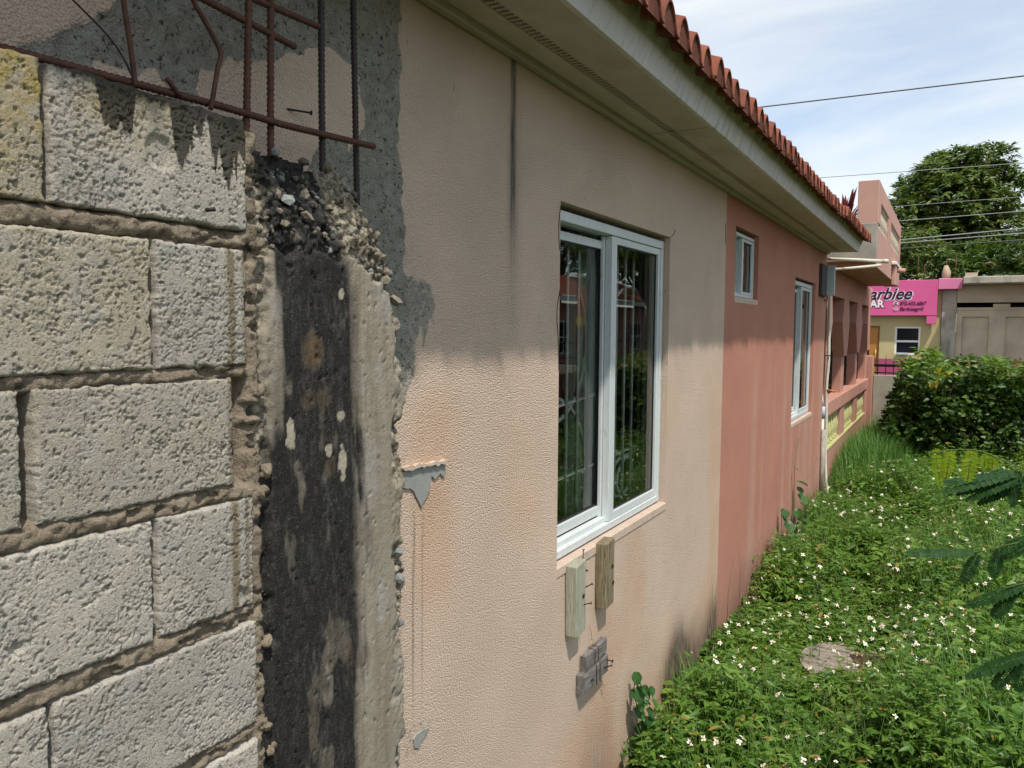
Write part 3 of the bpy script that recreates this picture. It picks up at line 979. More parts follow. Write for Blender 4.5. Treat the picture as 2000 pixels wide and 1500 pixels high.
for r, (a, b) in enumerate(rows):
    half = r % 2 == 1
    end = (.951, .945, .915, .952, .956, .952)[r] if r < 6 else .95
    starts = []
    if half:
        starts.append((.772 + rnd.uniform(-.006, .006), end))
        x1 = starts[0][0] - .010
    else:
        s0 = (.624, 0, .591, 0, .603)[r] if r < 5 else .61
        starts.append((s0, end))
        x1 = s0 - (.017 if r == 2 else .009)
    while x1 > -1.2:
        starts.append((x1 - L_, x1))
        x1 -= L_ + .011
    for q, (p0, p1) in enumerate(starts):
        yel = .62 if (r == 0 and q == 1) else (.25 if (r == 1 and q == 1) else (.12 if r == 2 else 0))
        tan = [(.912, .012), (.938, .006)] if r in (1, 2, 3) and q == 0 else ([(.86, .02)] if r == 3 else [])
        block(p0, p1, a, b, 100 + r * 13 + q * 5, yel, 1 if r == 0 else 0, tan)
# mortar: proud beds, open perpends
def mortar():
    ys = np.concatenate([np.arange(-1.2, .45, .03), np.arange(.45, .972, .0042)])
    zs = np.concatenate([np.arange(-.12, .85, .03), np.arange(.85, 2.17, .0042)])
    Y, Z = np.meshgrid(ys, zs, indexing='ij')
    bed = np.zeros(Y.shape)
    for (a, b), (c, d) in zip(rows[:-1], rows[1:]):
        zm, hw = (a + d) / 2, (a - d) / 2
        bed = np.maximum(bed, sstep(hw + .014, hw * .5, np.abs(Z - zm + (fbm(Y * 30, Z * 30, 3, 71) - .5) * .012)))
    bed = np.maximum(bed, sstep(.930, .955, Y))
    f1, f2 = worley(Y / .008, Z / .008, 72)
    h = -.038 + bed * .0345 + (fbm(Y * 75, Z * 75, 4, 73) - .5) * .011 * (.3 + bed) + bed * (.5 - f1) * .003
    holes = sstep(.60, .70, fbm(Y * 22, Z * 45, 4, 74)) * .014
    V = np.stack([(BX + h - holes * bed).ravel(), Y.ravel(), Z.ravel()], 1)
    F = grid_idx(len(ys), len(zs))
    V, F, _ = skirt(V, F, .03)
    link('mortar', mesh_np('mortar', V, F), M['mortar'], bwall)
mortar()
# loose mortar lumps wedged in the gaps
def lump_mesh(name, seed, sub=2, amp=.35):
    bm = bmesh.new()
    bmesh.ops.create_icosphere(bm, subdivisions=sub, radius=1)
    for v in bm.verts:
        p = v.co
        k = 1 + amp * (float(fbm(np.array([p.x * 1.9 + seed * 3.1 + p.z * .8]), np.array([p.y * 1.9 + p.z * 2.1]), 4, seed)[0]) - .5) * 2
        v.co = p * k
    me = bpy.data.meshes.new(name)
    for f in bm.faces: f.smooth = True
    bm.to_mesh(me); bm.free()
    return me
lumps = [lump_mesh('mortar_lump', s, 3, .75) for s in (1, 2, 3)]
for l in lumps: l.materials.append(M['mortar'])
for (y, z, ry, rz) in [(.968, 1.565, .016, .013), (.985, 1.60, .010, .014), (.972, 1.985, .014, .011), (.975, 1.15, .010, .014), (.985, 1.10, .009, .012), (.97, 1.74, .010, .013), (.98, 1.30, .009, .012)]:
    o = link('mortar_lump', rnd.choice(lumps), None, bwall)
    o.location = (BX - .006, y, z)
    o.scale = (.012, ry, rz)
    o.rotation_euler = (rnd.uniform(0, 6), rnd.uniform(-.3, .3), rnd.uniform(-.3, .3))

# ---- the post
def post():
    ys = np.arange(.958, 1.405, .0032)
    zs = np.concatenate([np.arange(-.12, .80, .02), np.arange(.80, 2.18, .004)])
    Y, Z = np.meshgrid(ys, zs, indexing='ij')
    y, z = Y.ravel(), Z.ravel()
    n1, n2 = fbm(y * 38, z * 38, 4, 41), fbm(y * 90, z * 90, 4, 42)
    ze = np.interp(y, [.958, 1.018, 1.10, 1.221, 1.30, 1.36, 1.405], [1.972, 1.982, 1.978, 1.975, 1.945, 1.893, 1.84]) + (n1 - .5) * .045
    rub = sstep(-.004, .006, z - ze)
    chip_edge = sstep(1.342, 1.366, y + (fbm(y * 22, z * 22, 4, 43) - .5) * .075)
    chipz = sstep(.40, .52, fbm(y * 4, z * 9, 4, 44) + .12 * sstep(1.5, 1.7, z) * 0)
    rub2 = np.maximum(rub, chip_edge * (.25 + .75 * chipz))
    left = sstep(1.000, .980, y + (fbm(y * 20, z * 14, 4, 45) - .5) * .06) * sstep(.36, .48, fbm(y * 7, z * 7, 3, 46))
    rub2 = np.maximum(rub2, left * .9)
    f1, f2 = worley(y / .021, z / .021, 47)
    g1, g2 = worley(y / .010, z / .010, 48)
    h = (n2 - .5) * .0022 + (fbm(y * 9, z * 3, 3, 49) - .5) * .004
    h -= .004 * sstep(.76, .80, fbm(y * 90, z * 90, 3, 50))
    h = h * (1 - rub2) + rub2 * (-.020 + .011 * (.62 - f1) + .009 * (.6 - g1) + (n1 - .5) * .026 + (n2 - .5) * .010)
    h -= rub * np.clip(z - 2.02, 0, 1) * .28 + rub * sstep(1.24, 1.40, y) * .035
    # broken rim of the outline
    zt = np.interp(y, [.958, .975, 1.046, 1.123, 1.20, 1.261, 1.285, 1.309, 1.348, 1.378, 1.405], [2.168, 2.150, 2.155, 2.146, 2.152, 2.147, 2.118, 2.078, 2.03, 1.95, 1.90]) + (n1 - .5) * .03
    yr = 1.383 + (fbm(z * 11, z * 0 + 3, 4, 51) - .5) * .035 + (fbm(z * 45, z * 0, 3, 52) - .5) * .02
    x = BX - .004 + h
    # dirt
    s = fbm(y * 60, z * 2.2, 4, 53)
    a = np.interp(z, [.8, 1.3, 1.6, 1.72, 1.8, 2.2], [.968, .972, .985, 1.0, 1.018, 1.0])
    b = np.interp(z, [.8, 1.07, 1.37, 1.58, 1.75, 1.9, 2.0, 2.2], [1.196, 1.20, 1.222, 1.222, 1.226, 1.225, 1.20, 1.16]) + (fbm(z * 6, z * 0 + 5, 4, 57) - .5) * .05
    black = sstep(-.018, .022, y - a + (s - .5) * .05) * sstep(.042, -.034, y - b + (s - .5) * .025)
    black = black * (1 - .55 * sstep(.66, .76, fbm(y * 16, z * 7, 4, 54)) * sstep(1.0, 1.1, z) * sstep(1.9, 1.7, z) * sstep(.02, .08, b - y))
    black = np.where(rub > .5, black * .95, black)
    thin = sstep(.018, .006, np.abs(y - 1.018)) * sstep(1.98, 1.93, z) * sstep(1.62, 1.72, z)
    black = black * (1 - .7 * thin)
    chip = np.zeros(len(y))
    for cy, cz, ry, rz in ((1.046, 1.655, .010, .026), (1.142, 1.614, .011, .014), (1.183, 1.585, .012, .032), (1.184, 1.912, .006, .011), (1.178, 1.68, .009, .010)):
        d = np.hypot((y - cy) / ry, (z - cz) / rz) + (n2 - .5) * 1.3
        chip = np.maximum(chip, sstep(1.1, .85, d))
    brown = np.zeros(len(y))
    for cy, cz, ry, rz, q in ((1.104, 1.805, .04, .05, .8), (1.13, 1.715, .03, .03, .6), (1.09, 1.715, .028, .03, .55), (1.15, 1.585, .02, .03, .5), (1.20, 1.2, .02, .05, .4)):
        d = np.hypot((y - cy) / ry, (z - cz) / rz)
        brown = np.maximum(brown, sstep(1.1, .4, d) * q)
    black = np.clip(black + .55 * sstep(.56, .70, fbm(y * 30, z * 5, 4, 58)) * sstep(.09, .0, y - b), 0, 1) * (1 - .35 * sstep(.55, .7, fbm(y * 22, z * 9, 4, 59)))
    blk = black * (1 - chip) * (1 - brown * .55)
    F = grid_idx(len(ys), len(zs))
    cyy, czz = y[F].mean(1), z[F].mean(1)
    keep = (czz < zt[F].mean(1)) & (cyy < yr[F].mean(1))
    V = np.stack([x, y, z], 1)
    V2, F2, ids = skirt(V, F[keep], .004)
    pad = lambda t: np.concatenate([t, t[ids]])
    me = mesh_np('post', V2, F2, dict(black=pad(blk), rubble=pad(rub2), chip=pad(chip), brown=pad(brown)))
    return link('post', me, M['post'], bwall)
po = post()
stones = [lump_mesh('pebble', s, 1, .55) for s in range(4, 10)]
for s in stones:
    for f in s.polygons: f.use_smooth = False
mats = [M['pebble'], M['pebble'], M['pebble_blue'], M['pebble_dark'], M['pebble'], M['pebble_dark']]
for s, mt in zip(stones, mats): s.materials.append(mt)
def pebble(y, z, r, x=None, kind=None):
    o = link('pebble', stones[kind if kind is not None else rnd.randrange(6)], None, po)
    o.location = (BX - .022 - max(0, z - 2.02) * .25 + rnd.uniform(-.005, .005) if x is None else x, y, z)
    o.scale = (r * rnd.uniform(.7, 1), r * rnd.uniform(.7, 1.3), r * rnd.uniform(.6, 1.0))
    o.rotation_euler = [rnd.uniform(0, 6.3) for _ in range(3)]
for i in range(150):
    y = rnd.uniform(.965, 1.21)
    zc = rnd.uniform(1.985, 2.14)
    pebble(y, zc, rnd.choice([.003, .004, .005, .006, .007, .010]), None, rnd.choice([3, 5, 5, 3, 0, 2, 1]))
for i in range(55):
    y = rnd.uniform(1.20, 1.35)
    zc = rnd.uniform(1.93, min(2.13, 2.13 - (y - 1.26) * 1.6))
    pebble(y, zc, rnd.choice([.005, .006, .008, .010]), None, rnd.choice([0, 1, 4, 2, 0]))
for i in range(70):
    z = rnd.uniform(.9, 1.88)
    pebble(1.366 + rnd.uniform(-.016, .006), z, rnd.choice([.004, .005, .006, .009]), BX - .027 + rnd.uniform(-.006, .006), rnd.choice([0, 2, 4, 2, 1, 0]))
for (y, z, r, k) in ((1.372, 1.36, .014, 2), (1.374, 1.30, .013, 2), (1.376, 1.20, .012, 2), (1.33, 1.945, .013, 0), (1.365, 1.905, .016, 0), (1.05, 2.03, .011, 0), (1.07, 2.075, .013, 2), (1.11, 2.05, .011, 0), (1.13, 2.155, .010, 0), (1.06, 2.16, .012, 2), (1.20, 2.158, .011, 0)):
    pebble(y, z, r, BX - .012 - max(0, z - 2.02) * .25, k)
# ---- reinforcing rods
def rod(pts, r, mat, ribs=True, name='rebar'):
    P = [Vector(p) for p in pts]
    out, rad = [], []
    for a, b in zip(P[:-1], P[1:]):
        L = (b - a).length
        n = max(1, int(L / .0050))
        for k in range(n):
            out.append(a + (b - a) * k / n)
            rad.append(r * (1.24 if (k % 2 == 0 and ribs) else .93))
    out.append(P[-1]); rad.append(r)
    V, F, T = tube_data(out, rad, 8)
    me = mesh_np(name, np.array([tuple(v) for v in V]), [np.array(F), np.array(T)], smooth=True)
    return link(name, me, mat, bwall)
R1, R2 = M['rust'], M['rust_dark']
rod([(.112, .60, 2.206), (.112, .80, 2.212), (.112, .96, 2.218), (.112, 1.10, 2.219), (.112, 1.367, 2.232)], .0057, R1)
rod([(.105, 1.018, 2.16), (.105, 1.022, 2.23), (.105, 1.045, 2.72)], .0058, R1)
rod([(.10, 1.081, 2.10), (.10, 1.083, 2.25), (.10, 1.094, 2.72)], .0058, R1)
rod([(.10, 1.219, 2.10), (.10, 1.219, 2.3), (.10, 1.222, 2.74)], .0060, R2)
rod([(.085, 1.342, 2.08), (.085, 1.338, 2.3), (.085, 1.33, 2.74)], .0060, R2)
rod([(.10, .78, 2.404), (.10, .941, 2.387), (.10, 1.148, 2.374)], .0057, R1)
rod([(.10, .90, 2.417), (.10, 1.046, 2.426), (.10, 1.212, 2.432)], .0056, R1)
rod([(.12, .793, 2.205), (.12, .786, 2.262), (.12, .765, 2.40), (.12, .76, 2.5)], .0042, R1, False)
rod(curve_pts([(.12, .931, 2.205), (.12, .947, 2.275), (.12, .953, 2.303), (.12, .930, 2.335), (.12, .896, 2.375), (.12, .86, 2.44)], 4), .0044, R1, False)
rod(curve_pts([(.12, .791, 2.212), (.12, .775, 2.24), (.12, .750, 2.266), (.12, .70, 2.297), (.12, .64, 2.33)], 4), .0015, R2, False, 'tie_wire')
rod([(.12, .847, 2.232), (.12, .872, 2.212)], .0042, R1, False)
rod([(.184, .862, 2.028), (.196, .870, 2.030)], .0035, R2, False, 'nail')
tubes('nail', [([(0, 1.227, 2.291), (.030, 1.262, 2.288)], .0022), ([(.030, 1.262, 2.288), (.032, 1.265, 2.288)], .005)], M['rust_dark'], house, 6)

# ------------------------------------------------------------------ timber scraps nailed to the wall
def timber(y0, y1, z0, z1, x1, mat, label, tilt=0.0, lean=0.0):
    t = thing('wood_block', label, 'wood block', loc=(.003, (y0 + y1) / 2, z0))
    bm = bmesh.new()
    add_box(bm, 0, x1, -(y1 - y0) / 2, (y1 - y0) / 2, 0, z1 - z0, .003, 2)
    for v in bm.verts:
        v.co.y += tilt * v.co.z
        v.co.x += rnd.uniform(-.0006, .0006)
        v.co.z += .010 * (v.co.y / (y1 - y0)) * (1 if v.co.z > .1 else .6)
    bm_obj('timber', bm, mat, t)
    return t
t1 = timber(2.603, 2.690, .716, .985, .045, M['wood_pale'], 'pale upright timber offcut with bent nails, nailed to the pink wall', -.02)
def nail(t, a, b, r=.0022, mat=None):
    A, B = Vector(a), Vector(b)
    d = (B - A).normalized()
    tubes('nail', [([A, B], r), ([B, B + d * .002], r * 2.6)], mat or M['rust_dark'], t, 6)
nail(t1, (.040, .030, .165), (.064, .052, .178))
nail(t1, (.044, .022, .105), (.070, .030, .112))
nail(t1, (.044, .040, .225), (.046, .041, .23), .003)
nail(t1, (.044, .015, .14), (.0455, .015, .14), .0035)
nail(t1, (.03, .040, .265), (.03, .046, .305), .002)
t2 = timber(2.885, 2.970, .734, 1.0, .046, M['wood_tan'], 'brown grained upright timber offcut just under the window sill', .0)
nail(t2, (.045, .02, .16), (.047, .02, .16), .0035)
nail(t2, (.045, .03, .09), (.047, .03, .09), .0035)
t3 = thing('wired_boards', 'two short grey boards wired together, nailed low on the pink wall', 'wood scraps', loc=(.002, 2.83, .45))
def board(y0, y1, z0, z1, x1, rot):
    bm = bmesh.new()
    add_box(bm, 0, x1, y0, y1, z0, z1, .003, 2)
    for v in bm.verts:
        v.co.z += rot * v.co.y
        v.co.z += rnd.uniform(-.003, .003); v.co.y += rnd.uniform(-.003, .003)
    bm_obj('board', bm, M['wood_grey'], t3)
board(-.088, .115, .082, .140, .030, .05)
board(-.122, .118, .004, .076, .036, .02)
for dy in (-.012, .022):
    tubes('tie_wire', [([(.003, dy, .143), (.033, dy, .142), (.033, dy, .085), (.039, dy + .004, .077), (.039, dy + .004, -.002)], .0016)], M['rust'], t3, 5)
tubes('tie_wire', [(curve_pts([(.012, -.03, .14), (.02, -.015, .165), (.012, .0, .175), (.01, -.005, .21), (.006, -.015, .235)], 6), .0009), (curve_pts([(.012, -.01, .14), (.018, .01, .17), (.012, -.02, .18)], 6), .0009)], M['dry_stem'], t3, 4)
nail(t3, (.034, .075, .035), (.062, .09, .045), .0028)
nail(t3, (.034, .10, .06), (.055, .115, .052), .0028)
nail(t3, (.034, -.06, .035), (.044, -.055, .04), .0028)

# ------------------------------------------------------------------ meter cabinet and pipes at the corner
mb = thing('meter_box', 'grey electrical cabinet with its door standing open under the eave', 'electrical box', loc=(0, 9.0, 2.2))
box('cabinet', .002, .035, -.22, .13, .0, .33, M['box_dark'], mb, .006)  # dark body colour carries the shadow on the cabinet front
box('door', .012, .112, .14, .175, .01, .335, M['box_grey'], mb, .006)
box('hinge', .012, .03, .131, .1395, .05, .09, M['box_dark'], mb, .002)
tubes('wire_tail', [(curve_pts([(.03, -.05, .0), (.035, -.02, -.05), (.03, .03, -.03), (.03, .08, -.06)], 6), .004)], M['iron'], mb, 5)
dp = thing('drain_pipe', 'tall cream plastic pipe running down the corner from under the cabinet', 'pipe', 'plastic pipes at the house corner')
tubes('pipe', [(curve_pts([(.026, 9.50, 2.3), (.026, 9.5, 1.9), (.032, 9.5, 1.5), (.020, 9.5, 1.2), (.030, 9.5, .8), (.035, 9.5, .35), (.08, 9.47, -.1)], 6), .017)], M['pvc'], dp, 10)
tubes('stub', [([(.02, 9.5, 1.17), (.11, 9.46, 1.16)], .014)], simple('copper_pipe', (.45, .16, .06), .5, .4), dp, 8)
tubes('clip', [([(-.02, 9.44, 1.56), (.05, 9.475, 1.56)], .008)], M['rust'], dp, 6)
dp2 = thing('drain_pipe', 'short cream pipe with a pale blue coupling rising from the grass beside the corner', 'pipe', 'plastic pipes at the house corner')
tubes('pipe', [([(-.02, 9.41, 1.13), (.0, 9.41, .99)], .015), ([(.0, 9.41, .87), (.0, 9.4, .3)], .021), ([(.0, 9.4, .32), (.0, 9.4, -.12)], .026)], M['pvc'], dp2, 10)
tubes('coupling', [([(.0, 9.41, .99), (.0, 9.41, .86)], .026)], M['pvc_blue'], dp2, 10)
dp3 = thing('drain_pipe', 'stained grey pipe against the terracotta wall end', 'pipe', 'plastic pipes at the house corner')
tubes('pipe', [([(.024, 9.33, .74), (.024, 9.33, -.12)], .024)], M['pvc_old'], dp3, 10)
sp1 = thing('waste_pipe', 'upper white pipe sticking out level under the roof corner', 'pipe', 'waste pipes under the balcony')
tubes('pipe', [([(-.05, 9.42, 2.63), (.30, 9.55, 2.615), (.55, 9.66, 2.60)], .018), ([(.53, 9.65, 2.602), (.585, 9.675, 2.60)], .024)], M['pvc'], sp1, 10)
sp2 = thing('waste_pipe', 'lower white pipe slanting out under the roof corner', 'pipe', 'waste pipes under the balcony')
tubes('pipe', [([(-.03, 9.38, 2.50), (.25, 9.5, 2.525), (.52, 9.62, 2.555)], .016)], M['pvc'], sp2, 10)
# ------------------------------------------------------------------ verandah and balcony (part of the house)
def verandah():
    X0, X1 = -.20, -.004
    PK = M['paint_pink']
    # outline of each pier in (y, z): narrow top, widest at mid height, narrow capital foot
    prof = [((11.18, 11.73), (11.05, 11.87), (11.34, 11.68)), ((12.89, 13.56), (12.75, 13.73), (13.06, 13.42)), ((14.73, 15.05), (14.60, 15.15), (14.78, 15.18))]
    for (t, mm, b) in prof:
        bm = bmesh.new()
        pts = [(t[0], 2.245), (mm[0], 1.95), (b[0], 1.50), (b[1], 1.50), (mm[1], 1.93), (t[1], 2.245)]
        f = bm.faces.new([bm.verts.new((X1, *p)) for p in pts])
        r = bmesh.ops.extrude_face_region(bm, geom=[f])
        for v in r['geom']:
            if isinstance(v, bmesh.types.BMVert): v.co.x = X0 - .03
        bm_obj('arch_pier', bm, PK, house)
        box('pier_shaft', X0, -.035, b[0] + .02, b[1] - .02, 1.0, 1.503, PK, house, .004)
        box('lower_pier', X0, -.012, b[0] - .10, b[1] + .02, .42, .855, PK, house, .004)
    # first jamb beside the corner
    bm = bmesh.new()
    f = bm.faces.new([bm.verts.new((X1, *p)) for p in [(9.56, 2.245), (9.96, 2.245), (10.06, 1.95), (9.72, 1.5), (9.70, -.15), (9.56, -.15)]])
    r = bmesh.ops.extrude_face_region(bm, geom=[f])
    for v in r['geom']:
        if isinstance(v, bmesh.types.BMVert): v.co.x = X0
    bm_obj('jamb', bm, PK, house)
    box('corner_return', -.3, -.22, 9.362, 9.70, -.15, 2.6, M['box_dark'], house)
    box('header', X0, X1 - .001, 9.565, 15.2, 2.246, 2.56, PK, house)
    box('sill_beam', X0 - .04, .012, 9.72, 15.0, .846, 1.01, PK, house, .006)
    box('dwarf_wall', X0, X1, 9.72, 15.0, -.2, .42, PK, house)
    box('baluster_rail', X0, .004, 9.75, 14.6, .421, .45, M['baluster'], house, .004)
    # grille bars in the openings
    for a, b in ((9.75, 11.40), (11.66, 13.10), (13.40, 14.80)):
        n = int((b - a) / .115)
        for i in range(n):
            y = a + .06 + i * .115
            tubes('grille_bar', [([(-.15, y, 1.0), (-.15, y, 2.24)], .009)], M['iron'], house, 5)
        for z in (1.12, 1.30, 1.50, 1.95):
            tubes('grille_rail', [([(-.15, a, z), (-.15, b, z)], .010)], M['iron'], house, 5)
    # turned balusters in the dwarf wall openings
    bz = [.45, .48, .50, .54, .58, .63, .70, .76, .79, .81, .845]
    br = [.030, .030, .016, .026, .036, .038, .022, .014, .020, .028, .030]
    v, f, t = tube_data([(0, 0, z) for z in bz], br, 10)
    me = mesh_np('baluster', np.array([tuple(p) for p in v]), [np.array(f), np.array(t)], smooth=True)
    me.materials.append(M['baluster'])
    for a, b in ((9.78, 11.22), (11.72, 12.94), (13.46, 14.66)):
        n = 6
        for i in range(n):
            o = bpy.data.objects.new('baluster', me)
            o.location = (-.058, a + (i + .5) * (b - a) / n, 0)
            o.parent = house
            COL.objects.link(o)
    # verandah room
    bm = bmesh.new()
    add_box(bm, -3.2, X0 - .06, 9.72, 15.2, -.1, 2.56)
    for fc in list(bm.faces):
        if fc.calc_center_median().x > -.5: bmesh.ops.delete(bm, geom=[fc], context='FACES_ONLY')
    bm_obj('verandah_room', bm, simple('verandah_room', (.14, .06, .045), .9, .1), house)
    # balcony over it
    box('balcony_slab', -.5, .455, 9.90, 14.35, 2.562, 2.72, PK, house, .006)
    P2 = M['paint_pink2']
    a, b = .245, .462
    box('parapet', a, b, 9.80, 10.16, 3.042, 3.515, P2, house, .006)
    box('parapet', a, b, 10.16, 14.35, 3.30, 3.515, P2, house, .006)
    box('parapet', a, b, 11.50, 11.98, 2.98, 3.305, P2, house, .003)
    box('parapet', a, b, 14.14, 14.35, 2.98, 3.305, P2, house, .003)
    box('parapet', a, b - .001, 9.915, 14.352, 2.55, 3.0, P2, house, .006)
    box('raw_end', -.40, b - .003, 9.79, 9.91, 2.62, 3.045, M['raw_concrete'], house, .008)
    bz2 = [z * .75 + 2.66 for z in bz]
    v, f, t = tube_data([(0, 0, 3.0 + (z - .45) * .76) for z in bz], [r * .9 for r in br], 10)
    me2 = mesh_np('baluster', np.array([tuple(p) for p in v]), [np.array(f), np.array(t)], smooth=True)
    me2.materials.append(M['baluster_pale'])
    for c0, c1 in ((10.16, 11.5), (11.98, 14.14)):
        n = int((c1 - c0) / .17)
        for i in range(n):
            o = bpy.data.objects.new('baluster', me2)
            o.location = (.425, c0 + (i + .5) * (c1 - c0) / n, 0)
            o.parent = house
            COL.objects.link(o)
    box('balcony_back', -.45, -.40, 9.9, 14.4, 2.72, 3.0, P2, house)
    # little spout on the balcony face
    box('spout_cap', .462, .53, 12.3, 13.5, 2.755, 2.80, M['white_paint'], house, .008)
    box('spout', .462, .515, 12.4, 12.75, 2.48, 2.754, P2, house, .006)
    tubes('spout_pipe', [([(.47, 12.95, 2.72), (.60, 13.0, 2.71)], .035)], PK, house, 8)
verandah()
cp = thing('cordyline_plant', 'spiky purple pot plant on the balcony behind the parapet', 'plant', loc=(-.06, 11.4, 2.72))
bm = bmesh.new()
bmesh.ops.create_cone(bm, cap_ends=True, segments=16, radius1=.12, radius2=.17, depth=.32, matrix=Matrix.Translation((0, 0, .16)))
bm_obj('pot', bm, M['tile'], cp)
def blade(L, w, curl=.35, n=5):
    V = []
    for i in range(n + 1):
        t = i / n
        ww = w * (math.sin(PI * min(1, t * .9 + .12)) ** .8) * (1 if i < n else .05)
        z = L * t * (1 - .12 * t)
        x = curl * L * t * t
        V += [(x, -ww / 2, z), (x + .12 * w, 0, z), (x, ww / 2, z)]
    F = []
    for i in range(n):
        for k in range(2):
            a = i * 3 + k
            F.append((a, a + 1, a + 4, a + 3))
    me = mesh_np('leaf', np.array(V), np.array(F), dict(tint=np.linspace(0, 1, len(V))), smooth=True)
    return me
bl = [blade(.62, .06, c) for c in (.1, .3, .55)]
for b in bl: b.materials.append(M['purple'])
for i in range(26):
    o = link('leaf', bl[i % 3], None, cp)
    o.location = (0, 0, .36)
    s = rnd.uniform(.75, 1.2)
    o.scale = (s, s, s)
    o.rotation_euler = (rnd.uniform(-.12, .12), rnd.uniform(.0, .35), i * 2.399)

# ------------------------------------------------------------------ leaves in bulk
def unit(a): return a / (np.linalg.norm(a, axis=-1, keepdims=True) + 1e-9)
def leaf_cloud(P, D, N, L, W, tint, fold=.18, droop=.12):
    """one folded 8-triangle blade per row: base P, direction D, upper side N, length L, width W"""
    P, D, N = np.asarray(P, float), unit(np.asarray(D, float)), np.asarray(N, float)
    S = unit(np.cross(D, N))
    N = unit(np.cross(S, D))
    n = len(P)
    L, W = np.broadcast_to(L, (n,))[:, None], np.broadcast_to(W, (n,))[:, None]
    def at(l, w, h): return P + D * L * l + S * W * w + N * (W * h - droop * L * l * l)
    vs = [at(0, 0, 0), at(.30, .5, fold), at(.66, .38, fold * .8), at(1, 0, 0), at(.66, -.38, fold * .8), at(.30, -.5, fold), at(.32, 0, 0), at(.66, 0, 0)]
    V = np.stack(vs, 1).reshape(-1, 3)
    o = (np.arange(n) * 8)[:, None]
    T = np.concatenate([o + np.array([[a, b, c]]) for a, b, c in ((0, 6, 1), (0, 5, 6), (2, 7, 3), (7, 4, 3))])
    Q = np.concatenate([o + np.array([[a, b, c, d]]) for a, b, c, d in ((1, 6, 7, 2), (6, 5, 4, 7))])
    return V, T, Q, np.repeat(tint, 8)
def leaf_obj(name, parts, mat, parent=None):
    V, T, Q, A = [], [], [], []
    o = 0
    for v, t, q, a in parts:
        V.append(v); T.append(t + o); Q.append(q + o); A.append(a)
        o += len(v)
    me = mesh_np(name, np.concatenate(V), [np.concatenate(T), np.concatenate(Q)], dict(tint=np.concatenate(A)), smooth=True)
    return link(name, me, mat, parent)
def rdir(n, zlo=-1, zhi=1):
    a = RNG.uniform(0, 2 * PI, n)
    z = RNG.uniform(zlo, zhi, n)
    r = np.sqrt(np.clip(1 - z * z, 0, 1))
    return np.stack([r * np.cos(a), r * np.sin(a), z], 1)

